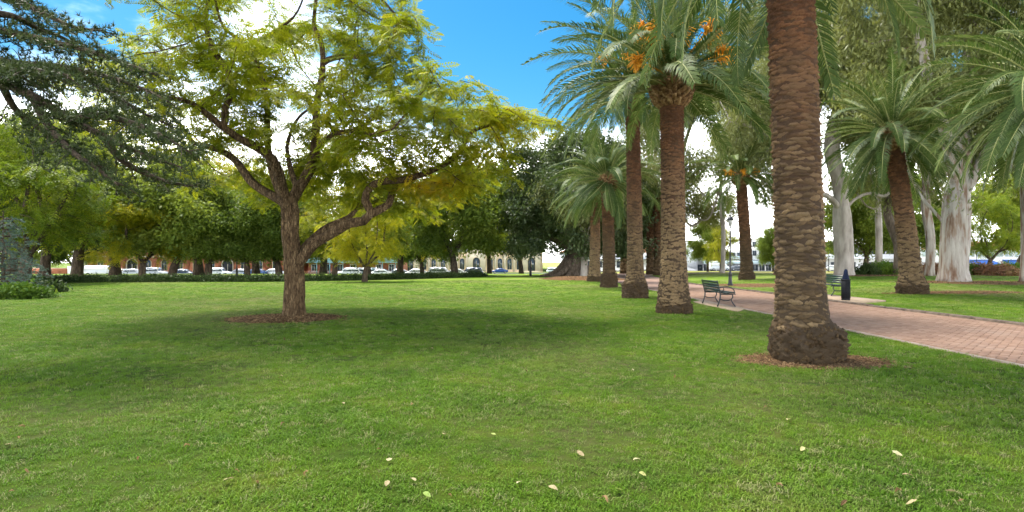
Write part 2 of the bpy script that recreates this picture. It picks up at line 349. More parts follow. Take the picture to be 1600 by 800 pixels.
m = Mat('pale_concrete'); M_CONC = m.surf(m.ramp(m.noise(m.coord('pos'), 3, 5), [(0.3, (0.25, 0.175, 0.115)), (0.7, (0.36, 0.27, 0.185))]), 0.9, m.noise(m.coord('pos'), 30, 3), 0.006)
m = Mat('grey_concrete'); M_GREY = m.surf(m.ramp(m.noise(m.coord('pos'), 3, 5), [(0.3, (0.19, 0.14, 0.11)), (0.7, (0.30, 0.24, 0.19))]), 0.9, m.noise(m.coord('pos'), 30, 3), 0.006)
m = Mat('asphalt'); M_ASPH = m.surf(m.ramp(m.noise(m.coord('pos'), 0.8, 5), [(0.3, (0.045, 0.046, 0.05)), (0.7, (0.085, 0.085, 0.088))]), 0.9)
def plain(name, col, rough=0.6, var=0.15, scale=4.0, metal=0.0, spec=0.4, bd=0.0):
    m = Mat(name); n1 = m.noise(m.coord('pos'), scale, 4)
    c = m.mix(m.rng(n1, 0.3, 0.7), tuple(x * (1 - var) for x in col), tuple(min(1, x * (1 + var)) for x in col))
    return m.surf(c, rough, n1 if bd else None, bd or 0.01, metal=metal, spec=spec)
M_BLACK = plain('black_iron', (0.018, 0.018, 0.020), 0.45, 0.3, 8)
M_GREENP = plain('dark_green_slat', (0.010, 0.026, 0.022), 0.4, 0.3, 10)
M_BINB = plain('bin_body', (0.008, 0.009, 0.012), 0.7, 0.2, spec=0.15)
M_BINT = plain('bin_top', (0.006, 0.011, 0.03), 0.7, 0.2, spec=0.12)
M_WHITE = plain('white_render', (0.72, 0.72, 0.73), 0.8, 0.06, 0.7)
M_RED = plain('red_brick', (0.33, 0.115, 0.06), 0.9, 0.25, 1.2)
M_SAND = plain('sandstone', (0.56, 0.42, 0.26), 0.9, 0.15, 0.8)
M_SANDL = plain('pale_sandstone', (0.66, 0.55, 0.40), 0.9, 0.1, 0.8)
M_TEAL = plain('teal_paint', (0.28, 0.48, 0.54), 0.6, 0.1)
M_TEALR = plain('pale_blue_roof_iron', (0.36, 0.52, 0.62), 0.5, 0.1)
M_PINK = plain('pink_render', (0.55, 0.30, 0.25), 0.8, 0.1)
M_TERRA = plain('terracotta_roof', (0.40, 0.15, 0.08), 0.85, 0.25, 1.0)
M_ORANGE = plain('orange_panel', (0.65, 0.28, 0.03), 0.6)
M_AWN = plain('blue_awning', (0.02, 0.11, 0.42), 0.7)
M_SLATE = plain('grey_roof', (0.16, 0.16, 0.17), 0.7)
M_SHADOW = plain('dark_interior', (0.03, 0.03, 0.035), 0.8)
M_PALEY = plain('straw_render', (0.62, 0.50, 0.30), 0.85)
m = Mat('window_glass'); M_GLASS = m.surf((0.05, 0.065, 0.08), 0.08, spec=0.8)
m = Mat('balcony_glass'); M_BGLASS = m.surf((0.38, 0.46, 0.47), 0.15, spec=0.7)
M_TYRE = plain('tyre_rubber', (0.02, 0.02, 0.02), 0.9); M_RIM = plain('wheel_rim', (0.45, 0.45, 0.46), 0.35, metal=0.6)
M_LAMPG = plain('lantern_glass', (0.55, 0.55, 0.52), 0.3)
M_TAIL = plain('tail_lamp', (0.4, 0.02, 0.015), 0.3); M_HEAD = plain('head_lamp', (0.7, 0.7, 0.68), 0.2)
def paint(name, col): 
    m = Mat(name); return m.surf(col, 0.28, spec=0.5, Coat_Weight=0.6)
PAINT = {'white': paint('white_paint', (0.75, 0.75, 0.74)), 'silver': paint('silver_paint', (0.42, 0.43, 0.45)), 'blue': paint('blue_paint', (0.02, 0.07, 0.24)),
         'navy': paint('navy_paint', (0.015, 0.03, 0.07)), 'gold': paint('gold_paint', (0.30, 0.25, 0.13)), 'grey': paint('grey_paint', (0.12, 0.125, 0.135)),
         'teal': paint('pale_teal_paint', (0.30, 0.42, 0.44)), 'red': paint('red_paint', (0.35, 0.03, 0.02))}
m = Mat('fallen_leaf'); M_FALL = m.leaf(m.ramp(m.rand(), [(0.0, (0.30, 0.23, 0.12)), (0.5, (0.40, 0.35, 0.19)), (0.85, (0.36, 0.32, 0.12)), (1.0, (0.22, 0.30, 0.06))]), 0.15, rough=0.6)
m = Mat('brown_fallen_leaf'); M_FALLB = m.leaf(m.ramp(m.rand(), [(0.0, (0.12, 0.07, 0.03)), (1.0, (0.26, 0.16, 0.07))]), 0.1, rough=0.7)
# ------------------------------------------------------------------ the ground
def strip(name, centre, widths, dz, mat, step=1.0, cross=6):
    """a sheet laid over the ground along a centre line"""
    C = []
    for (a, b) in zip(centre[:-1], centre[1:]):
        a, b = np.array(a, float), np.array(b, float); n = max(1, int(np.linalg.norm(b - a) / step))
        C += [a + (b - a) * i / n for i in range(n)]
    C.append(np.array(centre[-1], float)); C = np.array(C)
    for _ in range(6): C[1:-1] = (C[:-2] + 2 * C[1:-1] + C[2:]) / 4
    T = np.gradient(C, axis=0); T /= np.linalg.norm(T, axis=1)[:, None]; N = np.stack([T[:, 1], -T[:, 0]], 1)
    s = np.linspace(widths[0], widths[1], cross)
    XY = C[:, None, :] + N[:, None, :] * s[None, :, None]
    Z = H(XY[..., 0], XY[..., 1]) + dz
    V = np.concatenate([XY, Z[..., None]], -1).reshape(-1, 3); n = len(C)
    k = np.arange(n - 1)[:, None] * cross; j = np.arange(cross - 1)[None]
    F = np.stack([k + j, k + j + 1, k + cross + j + 1, k + cross + j], -1).reshape(-1, 4)
    return link(name, mesh_np(name, V, [F], mat, True)), C, N
xs = np.unique(np.concatenate([np.linspace(-900, -130, 12), np.arange(-130, 131, 2.0), np.linspace(130, 900, 12)]))
ys = np.unique(np.concatenate([np.linspace(-400, -20, 8), np.arange(-20, 190, 1.5), np.linspace(190, 1500, 16)]))
X, Y = np.meshgrid(xs, ys)
V = np.stack([X, Y, H(X, Y)], -1).reshape(-1, 3); nx = len(xs)
k = np.arange(len(ys) - 1)[:, None] * nx; j = np.arange(nx - 1)[None]
F = np.stack([k + j, k + j + 1, k + nx + j + 1, k + nx + j], -1).reshape(-1, 4)
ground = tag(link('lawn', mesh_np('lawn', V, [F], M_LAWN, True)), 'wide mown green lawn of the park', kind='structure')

# the brick path
PX0, PX1, PZ = 7.45, 12.05, 0.012
PATHC = [(9.75, -12), (9.75, 42), (12.6, 62), (17, 84)]
path, pc, pn = strip('brick_path', PATHC, (-(PX1 - PX0) / 2, (PX1 - PX0) / 2), PZ, M_JOINT, 1.0, 6)
tag(path, 'pinkish red brick path running between the palms and the far lawn', kind='structure')
far, _, _ = strip('far_paving', [(9.75, 33.0), (9.75, 42), (12.6, 62), (17, 84)], (-(PX1 - PX0) / 2 + 0.1, (PX1 - PX0) / 2 - 0.1), PZ + 0.012, M_PATHBED, 1.0, 6)
far.parent = path; far['kind'] = 'stuff'
def clip(poly, ax, val, keep_less):
    out = []
    for i in range(len(poly)):
        a, b = poly[i], poly[(i + 1) % len(poly)]
        ia = (a[ax] <= val) == keep_less; ib = (b[ax] <= val) == keep_less
        if ia: out.append(a)
        if ia != ib:
            t = (val - a[ax]) / (b[ax] - a[ax]); out.append((a[0] + (b[0] - a[0]) * t, a[1] + (b[1] - a[1]) * t))
    return out
rng = np.random.default_rng(5)
U = 0.128; gap = 0.0055; c45 = math.sqrt(0.5)
EX0, EX1 = PX0 + 0.085, PX1 - 0.02
whole, bed = [], MB(); bed_t = []
n = int(40 / U)
i0 = np.arange(0, 340)
cand = []
for a in range(0, 330):
    for b in range(-75, 260):
        c = (a - b) % 4
        if c == 0: cand.append((a, b, 2, 1))
        elif c == 3: cand.append((a, b, 1, 2))
cand = np.array(cand, float)
uc = (cand[:, 0] + cand[:, 2] / 2) * U; vc = (cand[:, 1] + cand[:, 3] / 2) * U
bx, by = (uc - vc) * c45, (uc + vc) * c45
keep = (bx > EX0 - 0.2) & (bx < EX1 + 0.2) & (by > 5.5) & (by < 33.0) & (bx < by * 0.98 + 1.5)
cand, bx, by = cand[keep], bx[keep], by[keep]
pxx = 800 + FPX * bx / by
inview = (pxx < 1625) & ((pxx > 1310) | (by > 10))
order = np.argsort(np.where(inview, by, by + 100))
brick_me = None; nb = 0
def brick_mesh(hx, hy, z, be=0.006):
    mb = MB(); mb.add([(-hx, -hy, -0.05), (hx, -hy, -0.05), (hx, hy, -0.05), (-hx, hy, -0.05),
                       (-hx, -hy, z - be), (hx, -hy, z - be), (hx, hy, z - be), (-hx, hy, z - be),
                       (-hx + be, -hy + be, z), (hx - be, -hy + be, z), (hx - be, hy - be, z), (-hx + be, hy - be, z)],
                      [(0, 1, 5, 4), (1, 2, 6, 5), (2, 3, 7, 6), (3, 0, 4, 7), (4, 5, 9, 8), (5, 6, 10, 9), (6, 7, 11, 10), (7, 4, 8, 11), (8, 9, 10, 11)])
    return mb
brick_me = brick_mesh(U - gap / 2, U / 2 - gap / 2, 0.018).mesh('brick', M_BRICK)
bb = brick_mesh(U - gap / 2, U / 2 - gap / 2, 0.018); BV = np.concatenate(bb.v); BF = np.concatenate(bb.f[4])
PB, RB = [], []
for q in order:
    a, b, w, l_ = cand[q]; ang = R(45) if w == 2 else R(135)
    x, y = bx[q], by[q]
    if EX0 + 0.14 < x < EX1 - 0.14:
        if nb < 300 and inview[q]:
            o = link('brick', brick_me, path, (x, y, PZ + float(rng.normal(0, 0.0015))), ang); nb += 1
            o.rotation_euler = (float(rng.normal(0, 0.006)), float(rng.normal(0, 0.006)), ang)
        else: PB.append((x, y, PZ + rng.normal(0, 0.0015))); RB.append(ang)
    else:
        e = gap / 2; pts = [(a * U + e, b * U + e), ((a + w) * U - e, b * U + e), ((a + w) * U - e, (b + l_) * U - e), (a * U + e, (b + l_) * U - e)]
        poly = [((u - v) * c45, (u + v) * c45) for u, v in pts]
        poly = clip(poly, 0, EX1, True); poly = clip(poly, 0, EX0, False) if len(poly) > 2 else []
        if len(poly) > 2:
            n0 = bed.n; bed.prism([(p[0], p[1]) for p in poly], PZ - 0.03, PZ + 0.017, 'z'); bed_t += [rng.random()] * (bed.n - n0)
PB = np.array(PB); RB = np.array(RB)
V, F, t = scatter(BV, [BF], PB, rotz_m(RB), np.ones(len(PB)), rng.random(len(PB)))
bed.add(V, *F); bed_t += list(t)
o = link('brick_bed', bed.mesh('brick_bed', M_BRICK2, attrs={'tint': np.array(bed_t)}), path); o['kind'] = 'stuff'
# flush concrete edge on the near side, raised kerb stones on the far side
for i in range(24):
    y0 = 5.5 + i * 1.2
    mb = MB(); mb.box(PX0 - 0.02, PX0 + 0.075, y0, y0 + 1.19, -0.05, PZ + 0.016 + 0.002 * (i % 3)); mb.build('edging_slab', M_GREY, path)
K = MB()
kerb = thing('path_kerb', 'low dark stone kerb along the far edge of the brick path', 'kerb', (0, 0, 0))
for i in range(44):
    y0 = 6 + i * 0.9; x = PX1 + 0.0 + (max(0, y0 - 38) ** 2) * 0.004
    j = rng.normal(0, 0.006, 2)
    mb = MB(); z1 = 0.085 + j[0]
    mb.add([(x + j[1], y0, -0.05), (x + 0.19, y0, -0.05), (x + 0.19, y0 + 0.885, -0.05), (x, y0 + 0.885, -0.05),
            (x + j[1], y0, z1 - 0.02), (x + 0.19, y0, z1 - 0.01), (x + 0.19, y0 + 0.885, z1 - 0.01), (x, y0 + 0.885, z1 - 0.02),
            (x + 0.025 + j[1], y0 + 0.01, z1), (x + 0.18, y0 + 0.01, z1), (x + 0.18, y0 + 0.875, z1), (x + 0.025, y0 + 0.875, z1)],
           [(0, 1, 5, 4), (1, 2, 6, 5), (2, 3, 7, 6), (3, 0, 4, 7), (4, 5, 9, 8), (5, 6, 10, 9), (6, 7, 11, 10), (7, 4, 8, 11), (8, 9, 10, 11)])
    mb.build('kerb_stone', M_KERB, kerb)
def slab(name, x0, x1, y0, y1, z, mat, label):
    mb = MB(); n = 6; poly = []
    r2 = np.random.default_rng(3)
    for i in range(n): poly.append((x0 + r2.normal(0, 0.02), y0 + (y1 - y0) * i / n))
    for i in range(n): poly.append((x1, y1 + (y0 - y1) * i / n))
    mb.prism(poly[::-1], -0.05, z, 'z'); return tag(mb.build(name, mat), label, kind='structure')
slab('bench_pad', 6.85, PX0 - 0.03, 17.6, 22.6, 0.022, M_CONC, 'pale concrete pad under the nearer park bench')
slab('bin_pad', PX1 + 0.2, PX1 + 2.2, 20.9, 27.2, 0.06, M_CONC, 'pale concrete pad under the bin and the bench beyond the path')
fp, _, _ = strip('concrete_footpath', [(14.5, 63.5), (30, 61), (60, 60)], (-1.1, 1.1), 0.02, M_CONC, 1.0, 4); tag(fp, 'pale concrete footpath crossing the far dry lawn', kind='structure')
rd, _, _ = strip('street', [(-240, 112), (-30, 113), (-5, 117)], (-11, 11), 0.04, M_ASPH, 2.0, 14); tag(rd, 'asphalt street with parked cars behind the hedge', kind='structure')
rd, _, _ = strip('cross_street', [(-50, 163), (35, 160), (60, 146), (240, 140)], (-7, 7), 0.05, M_ASPH, 2.0, 10); tag(rd, 'asphalt street in front of the far buildings', kind='structure')

# mulch rings and worn earth: low ragged mounds with loose chips
def mulch(name, c, rx, ry, hgt, label, chips=900, mat=M_MULCH, seed=1, size=0.045):
    r2 = np.random.default_rng(seed); n, m_ = 64, 9
    th = np.arange(n) / n * 2 * np.pi; rag = 1 + 0.07 * np.sin(3 * th + seed) + 0.05 * np.sin(7 * th + 2 * seed) + r2.normal(0, 0.025, n)
    V = []
    for i in range(m_):
        t = (i + 1) / m_; x = c[0] + rx * t * rag * np.cos(th); y = c[1] + ry * t * rag * np.sin(th)
        z = H(x, y) + hgt * (1 - t ** 3) + (0.006 if i < m_ - 1 else -0.02) + r2.normal(0, 0.006, n) * (i < m_ - 1)
        V.append(np.stack([x, y, z], -1))
    V = np.concatenate(V + [np.array([[c[0], c[1], h(c[0], c[1]) + hgt + 0.006]])])
    k = np.arange(m_ - 1)[:, None] * n; j = np.arange(n)[None]; j2 = (j + 1) % n
    F = np.stack([k + j, k + n + j, k + n + j2, k + j2], -1).reshape(-1, 4); F3 = np.stack([np.full(n, m_ * n), j[0], j2[0]], -1)
    o = tag(link(name, mesh_np(name, V, [F, F3], mat, True)), label, kind='structure')
    if chips:
        t = np.sqrt(r2.random(chips)) * 1.04 + np.abs(r2.normal(0, .16, chips)) * (r2.random(chips) < .22); a = r2.random(chips) * 2 * np.pi
        x = c[0] + rx * t * np.cos(a); y = c[1] + ry * t * np.sin(a)
        P = np.stack([x, y, H(x, y) + hgt * np.clip(1 - t ** 3, 0, 1) + 0.014], -1)
        tV = np.array([(-1, -.3, -.1), (1, -.22, -.1), (.9, .3, -.1), (-.8, .25, -.1), (-.8, -.2, .16), (.8, -.15, .1), (.7, .2, .16), (-.7, .2, .1)])
        tF = np.array([(0, 1, 5, 4), (1, 2, 6, 5), (2, 3, 7, 6), (3, 0, 4, 7), (4, 5, 6, 7)])
        Rm = rotz_m(r2.random(chips) * 6.28) @ roty_m(r2.normal(0, 0.35, chips)) @ rotx_m(r2.normal(0, 0.4, chips))
        V, F, ti = scatter(tV, [tF], P, Rm, size * r2.uniform(0.4, 1.1, chips), r2.random(chips))
        q = link('mulch_chip', mesh_np('mulch_chip', V, F, M_CHIP, attrs={'tint': ti}), o); q['kind'] = 'stuff'
    return o

# ------------------------------------------------------------------ tree growing
def resample(P, step):
    P = np.asarray(P, float)
    # Catmull-Rom through the given points
    Q = np.concatenate([[2 * P[0] - P[1]], P, [2 * P[-1] - P[-2]]]); out = []
    for i in range(1, len(Q) - 2):
        p0, p1, p2, p3 = Q[i - 1:i + 3]; n = max(1, int(round(np.linalg.norm(p2 - p1) / step)))
        for k in range(n):
            t = k / n
            out.append(0.5 * ((2 * p1) + (-p0 + p2) * t + (2 * p0 - 5 * p1 + 4 * p2 - p3) * t * t + (-p0 + 3 * p1 - 3 * p2 + p3) * t ** 3))
    out.append(P[-1]); return np.array(out)
RANGES = []
def grow(limbs, env, n_attr, step=0.35, di=3.0, dk=0.6, seed=0, iters=120, up=0.0, shell=0.33, wob=0.15, limb_step=None, zmin=-1e9):
    """space colonisation from hand-laid limbs towards points spread through the crown's lobes"""
    r = np.random.default_rng(seed); pos, par = [], []; RANGES.clear()
    for L in limbs:
        Q = resample(L, limb_step or step)
        if pos:
            d = np.linalg.norm(np.array(pos) - Q[0], axis=1); prev = int(np.argmin(d)); Q = Q[1:] if d[prev] < 0.3 else Q
        else: prev = -1
        RANGES.append((len(pos), len(pos) + len(Q)))
        for q in Q: pos.append(q); par.append(prev); prev = len(pos) - 1
    nl = len(pos)
    w = np.array([e[3] if len(e) > 3 else e[1][0] * e[1][1] * e[1][2] for e in env], float); w /= w.sum()
    A = []
    for e, k in zip(env, (w * n_attr).astype(int)):
        d = r.normal(size=(k, 3)); d /= np.linalg.norm(d, axis=1)[:, None]
        A.append(np.array(e[0]) + d * (r.random(k) ** shell)[:, None] * np.array(e[1]))
    A = np.concatenate(A); A = A[A[:, 2] > zmin]
    pos = [np.array(p, float) for p in pos]
    Pn = np.array(pos); D = np.linalg.norm(A[:, None] - Pn[None], axis=2) if len(Pn) < 900 else None
    near = D.argmin(1); dist = D.min(1); kids = np.zeros(200000, int)
    alive = dist > dk * 0.5; A, near, dist = A[alive], near[alive], dist[alive]
    for it in range(iters):
        if not len(A): break
        act = dist < di
        if not act.any(): di *= 1.5; continue
        idx = near[act]; v = A[act] - np.array(pos)[idx]; v /= np.linalg.norm(v, axis=1)[:, None]
        u, inv = np.unique(idx, return_inverse=True); S = np.zeros((len(u), 3)); np.add.at(S, inv, v)
        new, npar = [], []
        for k, s in zip(u, S):
            if kids[k] >= 3: continue
            s = s / (np.linalg.norm(s) + 1e-9)
            pk = par[k]
            if pk >= 0:
                t = pos[k] - pos[pk]; s = s + 0.35 * t / (np.linalg.norm(t) + 1e-9)
            s = s + r.normal(0, wob, 3); s[2] += up; s /= np.linalg.norm(s)
            new.append(pos[k] + s * step); npar.append(int(k)); kids[k] += 1
        if not new: break
        b = len(pos); pos += new; par += npar
        Dn = np.linalg.norm(A[:, None] - np.array(new)[None], axis=2); mi = Dn.argmin(1); md = Dn.min(1)
        better = md < dist; near = np.where(better, b + mi, near); dist = np.where(better, md, dist)
        alive = dist > dk; A, near, dist = A[alive], near[alive], dist[alive]
    pos = np.array(pos); par = np.array(par)
    for _ in range(2):
        Q = pos.copy(); cs = np.zeros_like(pos); cn = np.zeros(len(pos)); ok = par >= 0
        np.add.at(cs, par[ok], pos[ok]); np.add.at(cn, par[ok], 1)
        mm = ok & (cn == 1) & (np.arange(len(pos)) >= nl); Q[mm] = 0.5 * pos[mm] + 0.25 * pos[par[mm]] + 0.25 * cs[mm]; pos = Q
    return pos, par
def radii(pos, par, r_base, r_tip):
    n = len(pos); tips = np.zeros(n); ch = np.zeros(n, int)
    for i in range(n):
        if par[i] >= 0: ch[par[i]] += 1
    for i in range(n - 1, -1, -1):
        if ch[i] == 0: tips[i] = 1
        if par[i] >= 0: tips[par[i]] += tips[i]
    e = math.log(r_base / r_tip) / math.log(max(2, tips[0])); return r_tip * tips ** e, tips
def bark_mesh(name, pos, par, rad, mat, rmin=0.0, flare=None, rough=0.08, seed=0, sides=(4, 7, 12, 22), keep_zmin=None):
    n = len(pos); kids = [[] for _ in range(n)]
    for i in range(n):
        if par[i] >= 0: kids[par[i]].append(i)
    r = np.random.default_rng(seed); mb = MB(); stack = [(0, -1)]
    while stack:
        s, p = stack.pop(); ch = [s]
        while kids[ch[-1]]:
            ks = sorted(kids[ch[-1]], key=lambda q: -rad[q]); stack += [(q, ch[-1]) for q in ks[1:]]; ch.append(ks[0])
        P = pos[ch]; rr = rad[ch].copy()
        if p >= 0: P = np.concatenate([[pos[p]], P]); rr = np.concatenate([[min(rr[0] * 1.15, rad[p])], rr])
        k = rr >= rmin
        if k.sum() < 2: continue
        m_ = int(np.argmin(k)) if not k.all() else len(k)
        P, rr = P[:max(m_, 2)], rr[:max(m_, 2)]
        for _ in range(2): rr[1:-1] = (rr[:-2] + rr[1:-1] + rr[2:]) / 3
        R0 = rr.max(); ns = sides[0] if R0 < 0.03 else sides[1] if R0 < 0.07 else sides[2] if R0 < 0.2 else sides[3]
        if p < 0 and flare:
            z = P[:, 2] - P[0, 2]; rr = rr * (1 + flare[0] * np.exp(-z / flare[1]))
        ring = None
        if ns >= 12:
            th = np.arange(ns) / ns * 2 * np.pi; ph = r.random(6) * 6.28
            lob = 1 + rough * (0.6 * np.sin(3 * th + ph[0]) + 0.4 * np.sin(5 * th + ph[1]) + 0.3 * np.sin(8 * th + ph[2]))
            ring = np.array([lob + r.normal(0, rough * 0.22, ns) + rough * 0.5 * np.sin(2 * th + ph[3] + i * 0.35) for i in range(len(P))])
        mb.tube(P, rr, ns, True, ring)
    return mb.mesh(name, mat, True)

# small leaf templates: verts, [faces]
def rhomb(l_, w, o=(0, 0, 0), yaw=0.0, pitch=0.0, roll=0.0, fold=0.18):
    V = np.array([(0, 0, 0), (l_ * .45, w / 2, fold * w), (l_, 0, -0.06 * l_), (l_ * .45, -w / 2, fold * w)])
    M = rotz_m(np.array(yaw)) @ roty_m(np.array(pitch)) @ rotx_m(np.array(roll)); return V @ M.T + np.array(o)
def compose(parts):
    V = np.concatenate(parts); n = len(parts); return V, [np.arange(4 * n).reshape(n, 4)]
def fern_leaf(pairs=6, L=0.36):
    p = []
    for i in range(pairs):
        t = (i + 0.5) / pairs; x = 0.06 + L * t; z = -0.35 * (x ** 2); l_ = 0.125 * math.sin(math.pi * (0.18 + 0.72 * t)) + 0.015
        for s in (-1, 1): p.append(rhomb(l_, 0.042, (x, 0, z), s * (1.05 - 0.35 * t), 0.18))
    p.append(rhomb(0.09, 0.03, (L + 0.05, 0, -0.35 * (L + .05) ** 2), 0, 0.3)); return compose(p)
def clump(n, l_, w, spread, seed, down=0.0):
    r = random.Random(seed); p = []
    for i in range(n):
        o = [r.gauss(0, spread) for _ in range(3)]; o[2] *= 0.7
        p.append(rhomb(l_ * r.uniform(.7, 1.2), w * r.uniform(.7, 1.2), o, r.uniform(0, 6.28), r.gauss(0.15 + down, 0.45), r.gauss(0, 0.5)))
    return compose(p)
def needle_tuft(n, l_, w, seed):
    r = random.Random(seed); V, F = [], []
    for i in range(n):
        a = r.uniform(0, 6.28); e = r.uniform(-0.5, 1.3); d = np.array((math.cos(a) * math.cos(e), math.sin(a) * math.cos(e), math.sin(e))); s = np.cross(d, (r.gauss(0, 1), r.gauss(0, 1), r.gauss(0, 1))); s /= np.linalg.norm(s)
        k = l_ * r.uniform(.7, 1.1); V += [-s * w * .5, s * w * .5, d * k]; F.append((3 * i, 3 * i + 1, 3 * i + 2))
    return np.array(V), [np.array(F)]
FERN = fern_leaf(); FERN2 = fern_leaf(4, 0.42)
BROAD = clump(8, 0.22, 0.12, 0.17, 3); DARKL = clump(7, 0.27, 0.15, 0.2, 4, 0.1); GUML = clump(7, 0.25, 0.07, 0.2, 6, 0.95); SMALL = clump(8, 0.11, 0.06, 0.09, 8)
def foliage(name, pos, rad, tips, mat, tpl, n, rmax, seed, size=1.0, spread=0.25, flat=0.35, tint=None, droop=0.15, zscale=0.6):
    r = np.random.default_rng(seed); idx = np.where(rad < rmax)[0]
    w = 1.0 / np.sqrt(tips[idx]); w /= w.sum(); pick = r.choice(idx, n, p=w)
    P = pos[pick] + r.normal(0, spread, (n, 3)) * np.array([1, 1, zscale])
    yaw = r.random(n) * 6.28; Rm = rotz_m(yaw) @ roty_m(r.normal(droop, flat, n)) @ rotx_m(r.normal(0, flat, n))
    t = np.clip(r.normal(0.5, 0.16, n) if tint is None else tint(P, r), 0, 1)
    V, F, ti = scatter(tpl[0], tpl[1], P, Rm, size * r.uniform(0.7, 1.25, n), t)
    return mesh_np(name, V, F, mat, attrs={'tint': ti})
def tree_obj(name, label, cat, loc, bark, leaves, group=None, rotz=0.0, scale=1.0):
    t = thing(name, label, cat, loc, rotz, group); t.scale = (scale,) * 3
    link('trunk', bark, t); c = link('crown', leaves, t); c['kind'] = 'stuff'; return t

# ------------------------------------------------------------------ the jacaranda on the lawn
JB = gp(459, 497); JY = JB.y
def jl(pts): return [np.array(at(px, py, JY + dy)) - np.array(JB) for px, py, dy in pts]
limbs = [
    jl([(459, 500, 0), (459, 470, 0), (460, 440, 0), (457, 400, 0), (453, 365, 0), (453, 330, 0), (450, 312, 0.1)]),
    jl([(462, 415, 0), (474, 402, -.05), (490, 382, -.15), (520, 364, -.3), (547, 349, -.4), (568, 346, -.5), (580, 334, -.5), (571, 313, -.6), (577, 295, -.7), (595, 284, -.8), (630, 281, -1.0), (672, 268, -1.3), (705, 250, -1.5), (722, 232, -1.6), (738, 205, -1.6), (765, 195, -1.7), (790, 172, -1.8)]),
    jl([(580, 334, -.5), (607, 319, -.2), (612, 301, 0.1), (625, 288, .4), (655, 292, .8), (690, 285, 1.3), (740, 270, 1.8)]),
    jl([(462, 408, 0), (485, 378, .25), (512, 355, .5), (545, 340, .9), (560, 325, 1.3), (600, 310, 2.1)]),
    jl([(452, 335, 0), (442, 300, -.3), (424, 247, -.9), (375, 217, -1.5), (349, 199, -1.8), (300, 161, -2.3), (262, 152, -2.8), (225, 140, -3.2)]),
    jl([(352, 199, -1.8), (352, 169, -1.7), (362, 142, -1.6), (356, 112, -1.5), (330, 70, -1.4), (322, 30, -1.2), (330, -30, -1.0)]),
    jl([(448, 318, 0), (425, 305, .3), (394, 285, .6), (364, 247, 1.1), (330, 230, 1.5), (300, 221, 1.9), (280, 192, 2.3), (250, 170, 2.9)]),
    jl([(452, 330, 0.05), (432, 285, .5), (420, 240, .9), (418, 195, 1.1), (416, 150, 1.2), (401, 97, 1.3), (386, 71, 1.2), (349, 41, 1.0), (335, -10, 1.0), (330, -60, .9)]),
    jl([(452, 320, 0), (467, 294, .0), (487, 259, -.1), (492, 235, -.1), (495, 165, -.1), (504, 112, -.1), (502, 67, -.1), (491, 41, 0), (495, -10, 0.1), (505, -60, .3)]),
    jl([(504, 96, -.1), (532, 88, -.4), (570, 88, -.9), (607, 71, -1.3), (619, 45, -1.6), (640, 20, -1.9)]),
    jl([(465, 300, 0.1), (452, 255, .8), (450, 221, 1.5), (470, 180, 2.2), (520, 150, 2.9)]),
    jl([(495, 180, -.1), (530, 205, .5), (565, 198, 1.2), (600, 175, 1.9), (650, 160, 2.6)]),
    jl([(487, 259, -.1), (500, 225, -1.2), (540, 205, -2.1), (580, 210, -2.8)]),
    jl([(386, 71, 1.2), (420, 55, .6), (460, 25, -.2), (480, -20, -.8)]),
]
env = [((-0.35, 0.1, 7.6), (4.6, 4.8, 3.3), 40), ((3.3, -0.3, 5.05), (3.0, 3.2, 1.85), 27), ((4.9, -0.4, 4.9), (1.6, 2.0, 1.2), 13), ((3.9, -0.2, 3.7), (1.9, 1.9, 0.8), 7), ((-3.2, -0.4, 5.4), (2.0, 3.0, 1.5), 12), ((1.9, 1.3, 3.8), (1.9, 2.2, 1.0), 8), ((-0.8, 2.8, 4.0), (2.6, 1.6, 1.0), 7), ((-2.4, 3.0, 4.2), (2.4, 1.8, 1.0), 6), ((2.6, 3.0, 3.5), (2.2, 1.8, 0.9), 6), ((-3.9, 0.8, 7.2), (1.8, 3.0, 2.2), 8)]
rp = np.random.default_rng(41); pads = []
wts = np.array([e[2] for e in env], float); wts /= wts.sum()
for e, k in zip(env, np.maximum(2, (wts * 150).astype(int))):       # foliage lies in flat layered sprays with air between them
    for _ in range(k):
        d = rp.normal(size=3); d /= np.linalg.norm(d); c_ = np.array(e[0]) + d * rp.uniform(.45, .97) * np.array(e[1]); s_ = rp.uniform(.7, 1.25)
        pads.append((tuple(c_), (s_, s_, rp.uniform(.18, .32)), s_ * s_))
env = pads
pos, par = grow(limbs, env, 2900, 0.27, 2.2, 0.42, 11, 110, up=0.03, wob=0.22, limb_step=0.2)
rad, tips = radii(pos, par, 0.262, 0.0085)
for (a, b), (ra, rb) in zip(RANGES, [(.265, .21), (.155, .03), (.10, .03), (.13, .03), (.16, .025), (.09, .02), (.13, .025), (.125, .02), (.15, .02), (.075, .02), (.08, .02), (.06, .02), (.06, .02), (.05, .02)]):
    rad[a:b] = np.maximum(rad[a:b], np.linspace(ra, rb, b - a))
jt = thing('jacaranda_tree', 'spreading jacaranda with yellow green ferny leaves in a mulch ring on the lawn', 'tree', JB)
link('trunk', bark_mesh('jacaranda_trunk', pos, par, rad, M_BARK, 0.0, (0.22, 0.25), 0.10, 3), jt)
def jtint(P, r):
    t = r.normal(0.44, 0.13, len(P)) + 0.05 * np.sin(P[:, 0] * 1.7 + 1) * np.sin(P[:, 2] * 2.1)
    lobe = np.exp(-(((P - np.array((3.6, 0.3, 3.7))) / np.array((1.5, 2.2, 0.7))) ** 2).sum(1)); return t + 0.42 * lobe + 0.05 * sst(2, 4, P[:, 0])
c = link('crown', foliage('jacaranda_crown', pos, rad, tips, M_JAC, FERN, 18000, 0.016, 7, 0.86, 0.15, 0.26, jtint, 0.25, 0.45), jt); c['kind'] = 'stuff'
